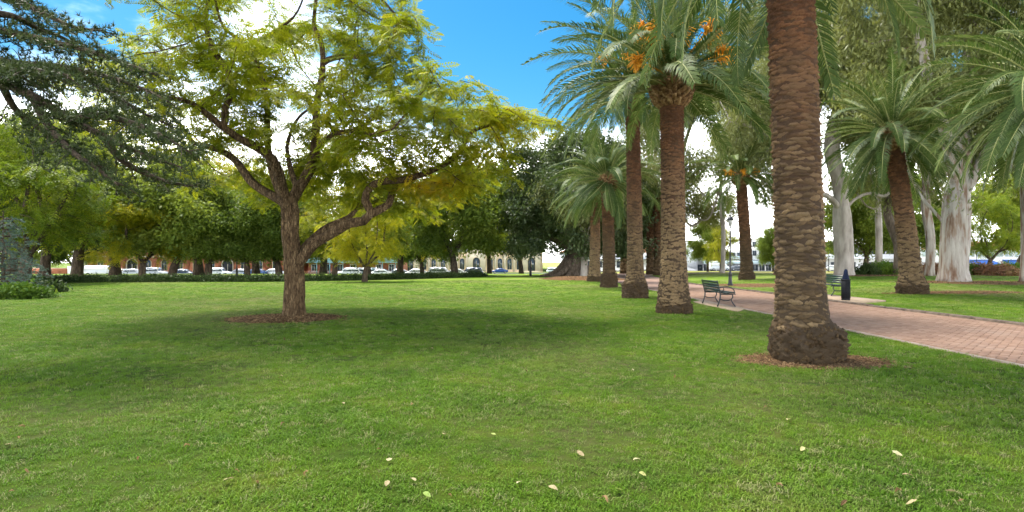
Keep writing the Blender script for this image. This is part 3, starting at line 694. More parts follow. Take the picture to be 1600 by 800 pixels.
mulch('mulch_ring', (JB.x - 0.15, JB.y - 0.15), 1.5, 1.25, 0.07, 'brown bark mulch ring round the foot of the jacaranda', 2600, seed=2, size=0.04)
print('jacaranda', len(pos))
# ------------------------------------------------------------------ palms
def frond_mesh(name, elev, L, droop, seed, nleaf=64, lw=0.030, curl=0.0):
    """one feather leaf: rachis leaves the crown at an angle and bends under its weight; folded leaflets on both sides"""
    r = np.random.default_rng(seed); n = 14; s = np.linspace(0, 1, n)
    ang = elev - droop * (0.25 * s + 0.75 * s ** 1.6); side = curl * s ** 2
    d = np.stack([np.cos(ang) * np.cos(side), np.cos(ang) * np.sin(side), np.sin(ang)], -1) * (L / (n - 1))
    P = np.concatenate([[np.zeros(3)], np.cumsum(d[:-1], 0)])
    mb = MB(); mb.tube(P, 0.028 * (1 - s) ** 0.8 + 0.004, 4, False); nr = mb.n; nrf = len(np.concatenate(mb.f[4]))
    t = 0.10 + 0.89 * (np.arange(nleaf) + 0.5) / nleaf; tt = np.repeat(t, 2); sg = np.tile([-1.0, 1.0], nleaf)
    tt = np.clip(tt + r.normal(0, 0.004, len(tt)), 0.05, 0.995)
    base = np.stack([np.interp(tt, s, P[:, k]) for k in range(3)], -1)
    T = np.stack([np.interp(tt, s, d[:, k]) for k in range(3)], -1); T /= np.linalg.norm(T, axis=1)[:, None]
    lat = np.cross(T, np.array([0, 0, 1.0])); lat[np.linalg.norm(lat, axis=1) < 1e-3] = (0, 1, 0); lat /= np.linalg.norm(lat, axis=1)[:, None]
    up = np.cross(lat, T)
    ll = L * 0.125 * np.clip(np.sin(np.pi * (0.12 + 0.80 * tt)) ** 0.7, 0.05, 1) * r.uniform(0.85, 1.12, len(tt))
    fwd = 0.55 + 0.75 * tt + r.normal(0, 0.07, len(tt)); lift = 0.55 - 0.55 * tt + r.normal(0, 0.12, len(tt))
    D1 = lat * sg[:, None] + T * fwd[:, None] + up * lift[:, None]; D1 /= np.linalg.norm(D1, axis=1)[:, None]
    D2 = D1 - np.array([0, 0, 1.0]) * r.uniform(0.25, 0.7, len(tt))[:, None]; D2 /= np.linalg.norm(D2, axis=1)[:, None]
    W = np.cross(D1, up); W /= np.linalg.norm(W, axis=1)[:, None]; W = W + up * 0.35 * sg[:, None]
    w = lw * r.uniform(0.8, 1.2, len(tt))[:, None]
    a = base; b = base + D1 * (ll * .5)[:, None]; c = b + D2 * (ll * .5)[:, None]
    V = np.stack([a - W * w * .35, a + W * w * .35, b + W * w * .5, b - W * w * .5, c], 1).reshape(-1, 3)
    k = np.arange(len(tt))[:, None] * 5
    mb.add(V, k + np.array([[0, 1, 2, 3]]), k + np.array([[3, 2, 4]]))
    tint = np.concatenate([np.full(nr, 0.9), np.repeat(np.clip(r.normal(0.45, 0.12, len(tt)) + 0.12 * tt, 0, 1), 5)])
    me = mb.mesh(name, [M_FROND, M_RACHIS], False, {'tint': tint})
    nq = len(np.concatenate(mb.f[4])); idx = np.zeros(len(me.polygons), np.int32); idx[:nrf] = 1; me.polygons.foreach_set('material_index', idx); return me
BINS = [(82, 35, 0.80), (68, 50, 0.92), (52, 62, 1.0), (36, 72, 1.02), (20, 76, 1.02), (4, 72, 1.0), (-14, 62, 0.97), (-32, 46, 0.92), (-52, 30, 0.85)]
FR = [[frond_mesh('frond', R(e), 4.2 * k, R(d * f), 100 + 10 * i + j, 70, curl=(j - 1) * 0.25) for j, f in enumerate((0.85, 1.0, 1.2))] for i, (e, d, k) in enumerate(BINS)]
sc_mb = MB().add([(-.5, -.06, 0), (.5, -.06, 0), (0, -.04, .62), (0, -.05, -.5), (-.27, .17, -.12), (.27, .17, -.12), (0, .24, -.1), (-.24, .05, .33), (.24, .05, .33)],
                 [(0, 4, 7), (4, 6, 7), (6, 8, 7), (6, 5, 8), (5, 1, 8), (7, 8, 2), (0, 7, 2), (8, 1, 2), (0, 3, 4), (4, 3, 6), (6, 3, 5), (5, 3, 1)])
SCV = np.concatenate(sc_mb.v); SCF = np.concatenate(sc_mb.f[3]); SCAR_ME = mesh_np('leaf_scar', SCV, [SCF], M_SCAR)
boot_mb = MB().add([(-.5, -.1, -.3), (.5, -.1, -.3), (.5, -.05, .3), (-.5, -.05, .3), (-.3, .75, .35), (.3, .75, .35), (.28, .8, .62), (-.28, .8, .62)],
                   [(0, 1, 5, 4), (1, 2, 6, 5), (2, 3, 7, 6), (3, 0, 4, 7), (4, 5, 6, 7)])
BTV = np.concatenate(boot_mb.v); BTF = np.concatenate(boot_mb.f[4])
def palm(label, base, top, r0, flare, nfr=78, size=1.0, seed=0, scar_objs=0, scar=(0.24, 0.085), boots=True, fruit=(), group=None, bulge_dir=None, zrot=0.0, lowest=-52, scar_from=0.5):
    """base on the ground, top = centre of the crown; trunk bends gently between them"""
    r = np.random.default_rng(seed); base = Vector(base); top = Vector(top); Ht = top.z - base.z
    t = thing('date_palm', label, 'palm', base, 0, group); off = top - base
    prof = np.array(flare)                                         # rows of (height, radius)
    def centre(z): f = np.clip(z / Ht, 0, 1); f = f ** 1.4; return np.array([off.x * f, off.y * f])
    def rad_at(z): return float(np.interp(z, list(prof[:, 0]) + [Ht * .75, Ht], list(prof[:, 1]) + [r0 * 0.97, r0 * 1.02]))
    ns = 72; zs = np.concatenate([np.arange(-0.1, 0.9, 0.03), np.arange(0.9, Ht - 0.1, 0.14)]); ph = r.random((14, 3)) * 6.28; th = np.arange(ns) / ns * 2 * np.pi
    V = []
    for z in zs:
        c = centre(max(z, 0)); rr = rad_at(max(z, 0)); fl = max(0, rr - r0)
        rough = r.normal(0, 0.006 + 0.05 * fl, ns) + fl * 0.18 * np.sin(3 * th + seed + z * 2) + fl * 0.10 * np.sin(7 * th + z * 9)
        for q in range(14): rough = rough + min(fl, .15) * 0.075 * np.sin((5 + 2 * q) * th + ph[q, 0] + 3 * np.sin(z * (9 + 4 * q) + ph[q, 1]))
        if bulge_dir is not None: rough = rough + fl * 1.15 * np.clip(np.cos(th - bulge_dir), 0, 1) ** 1.5
        V.append(np.stack([c[0] + (rr + rough) * np.cos(th), c[1] + (rr + rough) * np.sin(th), np.full(ns, z)], -1))
    k = np.arange(len(zs) - 1)[:, None] * ns; j = np.arange(ns)[None]; j2 = (j + 1) % ns
    F = np.stack([k + j, k + j2, k + ns + j2, k + ns + j], -1).reshape(-1, 4)
    link('trunk', mesh_np('palm_trunk', np.concatenate(V), [F], M_PALMT, True), t)
    # leaf scars in a staggered spiral
    zs0 = scar_from
    sw, sh = scar; per = max(6, int(2 * math.pi * r0 / sw)); rows = int((Ht - 0.55 - zs0) / sh); P, Rm, S = [], [], []
    for i in range(rows):
        for q in range(per):
            a = (q + 0.5 * (i % 2)) / per * 2 * math.pi + 0.13 * math.sin(i * 0.7) + r.normal(0, 0.05); z = zs0 + i * sh + r.normal(0, sh * 0.30) + 0.02 * math.sin(3 * a + i)
            c = centre(z); rr = rad_at(z) - 0.012
            P.append((c[0] + rr * math.cos(a), c[1] + rr * math.sin(a), z)); Rm.append((a - math.pi / 2, r.normal(0, 0.16))); S.append((2 * math.pi * rr / per * r.uniform(1.15, 1.6), 1.15 * sw * r.uniform(.6, 1.4), sh * r.uniform(1.3, 2.0)))
    P, Rm, S = np.array(P), np.array(Rm), np.array(S)
    view = np.array([-base.x, -base.y]); view = view / np.linalg.norm(view)
    facing = (P[:, :2] - np.array([centre(z) for z in P[:, 2]])) @ view
    pick = set()
    if scar_objs:
        vis = np.where((facing > 0.25 * r0) & (P[:, 2] < 5.7))[0]; pick = set(vis[np.argsort(P[vis, 2])][:scar_objs].tolist())
    for i in pick:
        o = link('leaf_scar', SCAR_ME, t, P[i]); o.rotation_euler = (0, float(Rm[i][1]), float(Rm[i][0])); o.scale = S[i]
    rest = [i for i in range(len(P)) if i not in pick]
    Pr, Rr, Sr = P[rest], Rm[rest], S[rest]
    M3 = rotz_m(Rr[:, 0]) @ roty_m(Rr[:, 1]); VV = np.einsum('nij,nkj->nki', M3, SCV[None] * Sr[:, None, :]) + Pr[:, None]
    FF = (SCF[None] + (np.arange(len(Pr)) * len(SCV))[:, None, None]).reshape(-1, 3)
    o = link('leaf_scars', mesh_np('leaf_scars', VV.reshape(-1, 3), [FF], M_SCAR), t); o['kind'] = 'stuff'
    if boots:
        mb = MB(); N = 13
        for i in range(9):
            z = Ht - 0.62 + i * 0.11; rr = r0 * (1.0 + 0.62 * math.sin(math.pi * min(1, (i + 1) / 8))) * (1 - 0.05 * max(0, i - 5))
            for q in range(N):
                a = (q + 0.5 * (i % 2)) / N * 2 * math.pi + r.normal(0, 0.04); c = centre(z)
                M = (rotz_m(np.array([a - math.pi / 2]))[0]); W = BTV * np.array([0.17, 0.20, 0.20]) * r.uniform(.85, 1.15)
                mb.add(W @ M.T + np.array([c[0] + (rr - 0.03) * math.cos(a), c[1] + (rr - 0.03) * math.sin(a), z]), BTF)
        mb.lathe([(r0 * 0.95, Ht - 0.75), (r0 * 1.3, Ht - 0.3), (r0 * 1.2, Ht + 0.25), (r0 * .5, Ht + 0.5), (0.05, Ht + 0.6)], 14, (off.x, off.y))
        o = mb.build('leaf_boots', M_BOOT, t); o['kind'] = 'stuff'
    # matted root clods over the swollen foot
    if scar_from > 0.25:
        nc = 520; zc = r.random(nc) ** 0.9 * (scar_from + 0.05); ac = r.random(nc) * 6.283; Pc, Ac, Sc = [], [], []
        for z, a in zip(zc, ac):
            rr = rad_at(z); fl = max(0, rr - r0); rr += (fl * 1.15 * max(0, math.cos(a - bulge_dir)) ** 1.5 if bulge_dir is not None else 0) + fl * 0.18 * math.sin(3 * a + seed + z * 2) - 0.006
            Pc.append((centre(z)[0] + rr * math.cos(a), centre(z)[1] + rr * math.sin(a), z)); Ac.append((a - math.pi / 2, r.normal(0, .6))); s_ = r.uniform(.5, 1.4); Sc.append((.07 * s_ * r.uniform(.6, 1.6), .075 * s_, .055 * s_))
        Pc, Ac, Sc = np.array(Pc), np.array(Ac), np.array(Sc); M3 = rotz_m(Ac[:, 0]) @ roty_m(Ac[:, 1]); VV = np.einsum('nij,nkj->nki', M3, SCV[None] * Sc[:, None, :]) + Pc[:, None]
        o = link('root_mass', mesh_np('root_mass', VV.reshape(-1, 3), [(SCF[None] + (np.arange(nc) * len(SCV))[:, None, None]).reshape(-1, 3)], M_ROOT), t); o['kind'] = 'stuff'
    # fronds: golden-angle spiral from the upright heart leaves to the hanging skirt
    for i in range(nfr):
        f = (i + 0.5) / nfr; e = 84 - (84 - lowest) * f ** 0.92 + r.normal(0, 5)
        b = int(np.argmin([abs(e - q[0]) for q in BINS])); a = i * 2.39996 + zrot + r.normal(0, 0.12)
        o = link('frond', FR[b][int(r.integers(3))], t); rr = r0 * (0.25 + 0.75 * f)
        o.location = (off.x + rr * math.cos(a), off.y + rr * math.sin(a), Ht + 0.35 - 0.45 * f)
        o.rotation_euler = (float(r.normal(0, 0.24)), float(r.normal(0, 0.09)), a + float(r.normal(0, .1))); k = size * r.uniform(0.82, 1.12); o.scale = (k, k, k)
    for (a, e, L) in fruit:
        mb = MB(); d = np.array([math.cos(a) * math.cos(e), math.sin(a) * math.cos(e), math.sin(e)]); o0 = np.array([off.x, off.y, Ht + 0.25]); tip = o0 + d * L
        mb.tube([o0 + d * 0.2, o0 + d * L * .6, tip], [0.035, 0.028, 0.02], 5)
        for q in range(110):
            g = r.normal(0, 1, 3); g /= np.linalg.norm(g); v = d * r.uniform(0.2, 0.9) + g * 0.55; v /= np.linalg.norm(v); l_ = r.uniform(0.2, 0.45); s0 = tip - d * r.uniform(0, 0.35)
            p1 = s0 + v * l_ * .55; p2 = p1 + (v - np.array([0, 0, .8])) * l_ * .4
            mb.tube([s0, p1, p2], [0.008, 0.018, 0.015], 4)
        mb.build('fruit_cluster', M_FRUIT, t)
    return t
row = 'palms in a row beside the brick path'
pA = gp(1252, 563)
palm('thickest scaly palm with a swollen root base in a patch of bare reddish earth', pA, (pA.x - 0.12, pA.y + 0.3, 7.9), 0.335,
     [(0, 0.42), (0.10, 0.46), (0.35, 0.465), (0.50, 0.445), (0.56, 0.40), (0.63, 0.365), (1.2, 0.345)], 84, 0.95, 21, 300, (0.165, 0.062), True, (), row, R(-15), 1.0, -46, 0.56)
pB = gp(1053, 489)
palm('palm with flaring grey base beside the black bench, orange fruit stalks above', pB, (pB.x - 0.02, pB.y + 0.2, 6.85), 0.335,
     [(0, 0.50), (0.22, 0.51), (0.27, 0.47), (0.6, 0.43), (1.1, 0.38), (1.9, 0.345)], 86, 0.98, 22, 0, (0.16, 0.07), True,
     [(3.4, 0.95, 1.7), (4.0, 0.85, 1.6), (5.6, 0.80, 1.8), (5.9, 0.38, 1.6), (3.7, 0.2, 1.4), (4.7, 0.75, 1.5)], row, None, 1.1, -12, 0.30)
pC = gp(993, 466)
palm('tall slim palm with a broad stepped base, next beyond the palm beside the bench', pC, (pC.x - 0.1, pC.y + 0.3, 9.3), 0.29,
     [(0, 0.53), (0.3, 0.53), (0.6, 0.50), (0.75, 0.42), (0.95, 0.36), (1.6, 0.32)], 80, 1.0, 23, 0, (0.17, 0.085), True, [(3.4, 0.5, 1.5), (4.4, 0.3, 1.4), (5.2, .6, 1.5)], row, None, 2.0, -38, 0.72)
pD = gp(952, 449)
palm('palm with a collared base and reddish upper trunk, beside a twin trunk near the fig', pD, (pD.x - 0.15, pD.y, 6.3), 0.33,
     [(0, 0.50), (0.5, 0.48), (0.8, 0.45), (0.85, 0.36), (1.6, 0.34)], 84, 0.88, 24, 0, (0.24, 0.12), True, (), row, None, 0.2, -42, 0.86)
pE = gp(929, 440)
palm('palm standing at the edge of the fig tree roots, last of the row', pE, (pE.x + 0.1, pE.y, 7.0), 0.34,
     [(0, 0.55), (0.4, 0.52), (0.7, 0.40), (1.6, 0.36)], 70, 0.9, 25, 0, (0.26, 0.13), True, (), row, None, 0.9)
pF = gp(1167, 437)
palm('short trunked palm on dry grass behind the lamp post, with orange fruit', pF, (pF.x - 0.5, pF.y, 8.3), 0.40,
     [(0, 0.62), (0.4, 0.58), (0.6, 0.48), (1.6, 0.43)], 72, 0.95, 26, 0, (0.28, 0.14), True, [(3.4, 0.15, 1.2), (5.8, 0.15, 1.2), (4.6, 0.1, 1.1)], None, None, 0.7, -34)
pG = gp(1425, 459)
palm('dark leaning palm on the lawn beyond the path, mulch round its foot', pG, (pG.x - 0.95, pG.y, 7.25), 0.36,
     [(0, 0.62), (0.35, 0.60), (0.6, 0.50), (1.0, 0.43), (2.2, 0.38)], 84, 0.92, 27, 0, (0.22, 0.11), True, (), None, None, 1.5)
hx, hy = 19.3, 20.5
palm('palm with big sweeping fronds overhanging the lawn beyond the path, trunk hidden by its skirt', (hx + 0.9, hy, h(hx + .9, hy)), (hx - 0.1, hy, 7.6), 0.36,
     [(0, 0.55), (0.5, 0.5), (1.2, 0.4)], 96, 1.05, 28, 0, (0.24, 0.12), True, (), None, None, 0.3)
for i, (px, py, z, s) in enumerate([(1016, 429, 8.2, 0.8), (1028, 430, 7.6, 0.8), (975, 428, 8.5, 0.8)]):
    p = gp(px, py)
    palm(('slim grey palm at the far end of the path, beside its reddish twin', 'reddish slim palm beyond the path, next to a slim twin', 'slim palm between the tall stepped base palm and the fig')[i], p, (p.x, p.y, 8.5 + p.z), 0.36, [(0, 0.5), (0.5, 0.45), (1.2, 0.38)], 50, 0.85, 40 + i, 0, (0.4, 0.2), False, (), 'slim palms at the far end of the path', None, i)
mulch('bare_earth', (pA.x + 0.15, pA.y - 0.05), 1.2, 0.75, 0.02, 'worn reddish earth round the foot of the nearest palm', 2600, seed=5, size=0.022)
mulch('palm_mulch', (pG.x + 2.2, pG.y + 0.3), 3.3, 0.9, 0.03, 'strip of brown mulch beside the leaning palm', 500, seed=6)
mulch('lamp_mulch', (16.2, 36.5), 3.6, 3.0, 0.02, 'bare brown earth beside the lamp post and far palm', 500, seed=8)
mulch('fig_root_litter', (6.0, 48.5), 3.6, 4.2, 0.22, 'leaf litter mound over the roots of the great fig', 1200, seed=9, size=0.07)
# ------------------------------------------------------------------ other trees
def template(kind, seed):
    """a tree about 10 m high standing at the origin -> bark mesh, crown mesh"""
    r = np.random.default_rng(seed); n = 5 if kind != 'dark' else 6; lean = r.normal(0, 0.25, 2)
    fz = r.uniform(1.5, 2.1); limbs = [[(0, 0, 0), (lean[0] * .3, lean[1] * .3, fz * .5), (lean[0], lean[1], fz), (lean[0] * 1.4, lean[1] * 1.4, fz + 1.2)]]; env = []
    for i in range(n):
        a = i / n * 6.28 + r.normal(0, 0.3); rr = r.uniform(2.2, 3.4); z1 = r.uniform(4.2, 6.4)
        b = np.array([math.cos(a), math.sin(a)]); s = np.array([-b[1], b[0]]) * r.normal(0, 0.5)
        limbs.append([(lean[0] * .9, lean[1] * .9, fz * .9), (*(lean + b * rr * .3 + s * .3), fz + 0.9), (*(lean + b * rr * .55 + s), fz + 1.7), (*(lean + b * rr * .9), z1)])
        env.append(((*(lean + b * rr * 1.15), z1 + r.uniform(-0.6, 0.8)), (r.uniform(1.7, 2.5), r.uniform(1.7, 2.5), r.uniform(0.9, 1.5))))
        env.append(((*(lean + b * rr * 1.15), r.uniform(2.5, 3.3)), (1.6, 1.6, 0.7), 5.0))
    env.append(((*lean, 8.3), (2.8, 2.8, 1.5))); env.append(((*(lean + r.normal(0, 1, 2)), 7.0), (3.6, 3.6, 1.4)))
    pos, par = grow(limbs, env, 420, 0.5, 4.0, 0.75, seed, 60, wob=0.2, limb_step=0.4, zmin=1.7)
    rad, tips = radii(pos, par, 0.30, 0.016)
    bark = bark_mesh(kind + '_trunk', pos, par, rad, M_BARKB, 0.014, (0.35, 0.3), 0.1, seed, (3, 5, 8, 14))
    if kind == 'fern': lv = foliage('fern_crown', pos, rad, tips, M_JACB, FERN2, 5200, 0.06, seed, 1.55, 0.42, 0.3, None, 0.3)
    elif kind == 'broad': lv = foliage('broad_crown', pos, rad, tips, M_BROAD, BROAD, 5600, 0.06, seed, 1.25, 0.45, 0.5)
    else: lv = foliage('dark_crown', pos, rad, tips, M_DARK, DARKL, 7600, 0.06, seed, 1.25, 0.45, 0.5)
    return bark, lv
TPL = {'fern': [template('fern', 1), template('fern', 2)], 'broad': [template('broad', 3), template('broad', 4)], 'dark': [template('dark', 5)]}
TPL['gold'] = TPL['fern']
# pixel of the trunk in the photograph, distance, kind, variant, scale (xy, z), turn, label
BGT = [
    (38, 40, 'fern', 0, 1.25, 1.25, 0.4, 'red barked jacaranda beside the blue green conifer'),
    (120, 49, 'fern', 1, 1.3, 1.45, 1.9, 'large pale green jacaranda with a twin trunk near the low brick wall'),
    (70, 60, 'dark', 0, 1.5, 1.7, 4.0, 'tall dark evergreen crown rising behind the low brick wall'),
    (222, 48, 'gold', 1, 0.82, 0.78, 2.2, 'low leaning jacaranda with yellowing leaves over the hedge'),
    (180, 62, 'fern', 1, 1.5, 1.65, 5.1, 'tall yellow green tree behind the leaning jacaranda'),
    (268, 50, 'broad', 0, 1.0, 1.05, 0.7, 'dark stemmed leafy tree in the hedge, in front of the red brick building'),
    (310, 64, 'gold', 0, 1.6, 1.6, 3.6, 'tall golden green tree behind the hedge and the spreading jacaranda'),
    (325, 51, 'broad', 1, 0.95, 0.9, 2.6, 'forked green tree in the hedge before the brick archway'),
    (387, 52, 'broad', 1, 0.85, 0.82, 1.0, 'small tree with crooked dark double stem behind the hedge'),
    (437, 53, 'broad', 0, 0.95, 0.95, 3.3, 'bushy green tree in the hedge, just behind the jacaranda trunk'),
    (523, 52, 'fern', 1, 0.82, 0.80, 0.3, 'thick trunked jacaranda in front of the teal verandah'),
    (570, 44, 'gold', 0, 0.62, 0.72, 4.4, 'small golden yellow tree standing in the hedge beside the spreading jacaranda'),
    (576, 55, 'broad', 1, 0.8, 0.85, 5.5, 'thin dark stemmed tree behind the hedge by the pale street'),
    (711, 60, 'broad', 0, 1.12, 1.22, 2.9, 'broad round headed green tree with forking trunk near the hedge end'),
    (625, 70, 'gold', 1, 1.15, 1.45, 1.2, 'golden tree rising behind the hedge beside the round headed tree'),
    (765, 95, 'broad', 1, 1.35, 2.0, 0.2, 'green street tree in front of the sandstone building'),
    (815, 88, 'fern', 0, 1.2, 1.45, 2.0, 'olive green tree between the blue car and the great fig'),
    (660, 96, 'broad', 0, 1.2, 1.3, 2.8, 'round street tree behind the parked white cars'),
    (505, 82, 'fern', 0, 1.5, 2.1, 4.8, 'tall pale tree behind the hedge beside the teal verandah'),
    (1106, 78, 'broad', 1, 0.48, 0.80, 0.9, 'young leafy tree with purple stem on the dry lawn'),
    (1126, 72, 'fern', 1, 0.42, 0.62, 3.0, 'small bright green tree with forked stem on the dry lawn'),
    (1208, 90, 'broad', 0, 0.45, 0.75, 5.0, 'olive tree before the white apartment building'),
    (1352, 66, 'broad', 0, 0.95, 1.1, 1.7, 'brown stemmed leafy tree behind the smooth white gum'),
    (1545, 62, 'fern', 0, 0.75, 0.9, 3.9, 'small drooping tree in front of the blue awning'),
    (1420, 84, 'broad', 1, 1.3, 1.6, 2.4, 'leafy green tree in front of the white shops'),
    (1590, 82, 'broad', 0, 1.4, 1.7, 0.6, 'big green tree beside the shops with blue awnings'),
    (20, 78, 'fern', 0, 1.7, 2.0, 1.4, 'golden crowned tree rising behind all others by the brick wall'),
    (400, 82, 'fern', 1, 1.6, 1.75, 5.9, 'tall yellow tree seen through the spreading jacaranda'),
    (950, 92, 'dark', 0, 1.6, 2.0, 0.9, 'dark tree behind the great fig and the palms'),
    (1050, 118, 'broad', 0, 0.6, 0.9, 0.3, 'green tree beside the tall white wall'),
    (8, 104, 'broad', 0, 1.3, 1.3, 0.3, 'round green tree across the street, beyond the blue conifer'),
    (62, 116, 'broad', 1, 1.3, 1.3, 1.3, 'round green tree across the street, above the low brick wall'),
    (112, 122, 'fern', 1, 1.2, 1.2, 2.3, 'pale tree across the street, at the corner of the brick building'),
]
for px, Yd, kind, v, sx, sz, rz, label in BGT:
    x = (px - 800) / FPX * Yd; b, l_ = TPL[kind][v % len(TPL[kind])]
    t = tree_obj({'fern': 'jacaranda_tree', 'gold': 'golden_tree', 'broad': 'leafy_tree', 'dark': 'evergreen_tree'}[kind], label, 'tree', (x, Yd, h(x, Yd) - 0.05), b, l_, 'trees round the edge of the park', rz)
    t.scale = (sx, sx, sz)
    if kind == 'gold': s_ = [c for c in t.children if c.name.startswith('crown')][0].material_slots[0]; s_.link = 'OBJECT'; s_.material = M_GOLD

# the great fig with buttressed roots
fb = gp(897, 431); r = np.random.default_rng(8)
limbs = [[(0, 0, 0), (0, 0, 1.5), (0.1, 0, 3.0)]]; env = []
for i in range(9):
    a = i / 9 * 6.28 + 0.2; L = r.uniform(4.5, 6.5); z1 = r.uniform(5, 8)
    limbs.append([(0, 0, 2.2), (math.cos(a) * L * .35, math.sin(a) * L * .35, 3.6), (math.cos(a) * L * .7, math.sin(a) * L * .7, z1 * .75), (math.cos(a) * L, math.sin(a) * L, z1)])
    env.append(((math.cos(a) * L * 1.05, math.sin(a) * L * 1.05, z1 + r.uniform(-1, 1)), (3.0, 3.0, 2.3)))
    env.append(((math.cos(a + .3) * (L + 1.2), math.sin(a + .3) * (L + 1.2), 2.9), (2.0, 2.0, 1.0), 12))
env += [((0, 0, 11.5), (5.2, 5.2, 3.6)), ((-3, 0, 9.5), (4.5, 4, 3)), ((2.5, 0, 13), (3.5, 3.5, 2.4)), ((-5.8, -1, 12.5), (2.6, 2.5, 1.8)), ((-7, 0, 8), (2.4, 2.4, 2.0))]
pos, par = grow(limbs, env, 900, 0.6, 5, 0.9, 8, 70, wob=0.2, zmin=1.6)
rad, tips = radii(pos, par, 0.95, 0.02)
t = thing('fig_tree', 'huge dark dense fig tree with buttressed roots beside the palm row', 'tree', fb)
link('trunk', bark_mesh('fig_trunk', pos, par, rad, M_FIGBARK, 0.02, (0.9, 0.7), 0.3, 4, (3, 5, 10, 30)), t)
for i in range(11):
    a = i / 11 * 6.28 + r.normal(0, 0.15); L = r.uniform(1.9, 3.2); d = np.array([math.cos(a), math.sin(a), 0]); s = np.linspace(0, 1, 9)
    P = np.array([d * (0.55 + L * q) + np.array([-d[1], d[0], 0]) * 0.25 * math.sin(2.5 * q + i) + np.array([0, 0, 1.9 * (1 - q) ** 2.6 + 0.02]) for q in s])
    mb = MB(); mb.tube(P, 0.42 * (1 - s) ** 0.8 + 0.08, 10); mb.build('buttress_root', M_FIGBARK, t, smooth=True)
c = link('crown', foliage('fig_crown', pos, rad, tips, M_DARK, DARKL, 14500, 0.09, 9, 1.25, 0.5, 0.55), t); c['kind'] = 'stuff'

# gums
def gum(label, b, limbs, env, rb, mat, nleaf, seed, flare=(0.3, 0.5), rough=0.08):
    pos, par = grow(limbs, env, 620, 0.6, 5, 0.85, seed, 80, wob=0.22, limb_step=0.45)
    rad, tips = radii(pos, par, rb, 0.02)
    t = thing('gum_tree', label, 'tree', b)
    link('trunk', bark_mesh('gum_trunk', pos, par, rad, mat, 0.015, flare, rough, seed, (3, 6, 12, 28)), t)
    c = link('crown', foliage('gum_crown', pos, rad, tips, M_GUM, GUML, nleaf, 0.07, seed, 1.45, 0.5, 0.35, None, 0.0, 0.9), t); c['kind'] = 'stuff'; return t
b = gp(1319, 431)
def gl(b, pts): return [np.array(at(px, py, b.y + dy)) - np.array(b) for px, py, dy in pts]
gum('smooth pale grey gum with a stout trunk and raised arms, behind the green bench', b,
    [gl(b, [(1319, 434, 0), (1319, 400, 0), (1317, 360, 0), (1315, 328, 0)]), gl(b, [(1315, 330, 0), (1298, 310, -.5), (1275, 295, -1), (1240, 250, -2), (1190, 205, -3), (1140, 190, -3.5)]),
     gl(b, [(1316, 335, 0), (1335, 312, 0), (1360, 302, 0.3), (1385, 305, .8), (1410, 270, 1.5), (1440, 200, 2)]), gl(b, [(1315, 330, 0), (1313, 290, .3), (1300, 230, .6), (1310, 140, 1), (1290, 40, 1), (1300, -80, 1)]),
     gl(b, [(1306, 200, .7), (1340, 120, -1), (1380, 100, -2), (1420, 40, -3)]), gl(b, [(1305, 170, .8), (1250, 110, 1), (1200, 60, 1.5), (1150, 20, 2)])],
    [((-8.5, -3, 14.5), (4, 4, 3)), ((-4, 0, 20), (6, 5, 4)), ((3, -1, 21), (5, 5, 4)), ((6, 1.5, 13), (3.5, 3.5, 2.5)), ((-1, 0, 26), (5, 5, 3)), ((-9, 1, 21), (3.5, 3.5, 3)), ((-9.5, -3, 9.5), (2.5, 2.5, 1.5)), ((-6, 2, 11), (3, 3, 2)), ((5, -2, 16.5), (4, 4, 2.5)), ((0, -2.5, 14), (3.5, 3, 2))], 0.70, M_GUMBARK, 13000, 31)
b = gp(1490, 441)
gum('massive white gum with peeling streaked bark in a broad mulch ring', b,
    [gl(b, [(1490, 444, 0), (1490, 410, 0), (1492, 370, 0), (1494, 330, 0), (1496, 300, 0)]), gl(b, [(1488, 372, 0), (1472, 345, 0.2), (1452, 322, .6), (1435, 300, 1), (1415, 250, 2), (1400, 160, 2)]),
     gl(b, [(1496, 305, 0), (1505, 250, 0), (1500, 180, .5), (1520, 80, 1), (1500, -60, 1)]), gl(b, [(1495, 320, 0), (1520, 280, -.5), (1545, 230, -1), (1590, 170, -2), (1620, 80, -2)]), gl(b, [(1495, 290, 0), (1480, 220, -1), (1450, 120, -2), (1430, 30, -2)])],
    [((-3.5, 1.5, 13), (3, 3, 2.5)), ((1, 1, 19), (5, 5, 3.5)), ((5, -1.5, 13), (3.5, 3.5, 3)), ((-3, -2, 17), (4, 4, 3)), ((2, 1, 23), (4, 4, 2.5)), ((6, -1, 18), (3, 3, 3)), ((3.5, 0, 8.3), (2.4, 2.4, 1.3)), ((-6, 0, 20), (3, 3, 2.5)), ((0, -2.5, 11.5), (3, 2, 2)), ((-4, -1.5, 10), (2.5, 2.5, 1.6)), ((2, -3, 15), (3, 2.5, 2))], 0.72, M_GUMBARK2, 12500, 32, (0.35, 0.6), 0.11)
mulch('gum_mulch', (b.x + 1.0, b.y - 0.6), 4.6, 2.2, 0.06, 'broad ring of brown mulch under the massive white gum', 900, seed=12, size=0.07)
b2 = gp(1319, 431); mulch('gum_litter', (b2.x + 1.5, b2.y - 0.5), 4.0, 1.8, 0.05, 'leaf litter ring under the smooth pale gum', 600, seed=13, size=0.07)
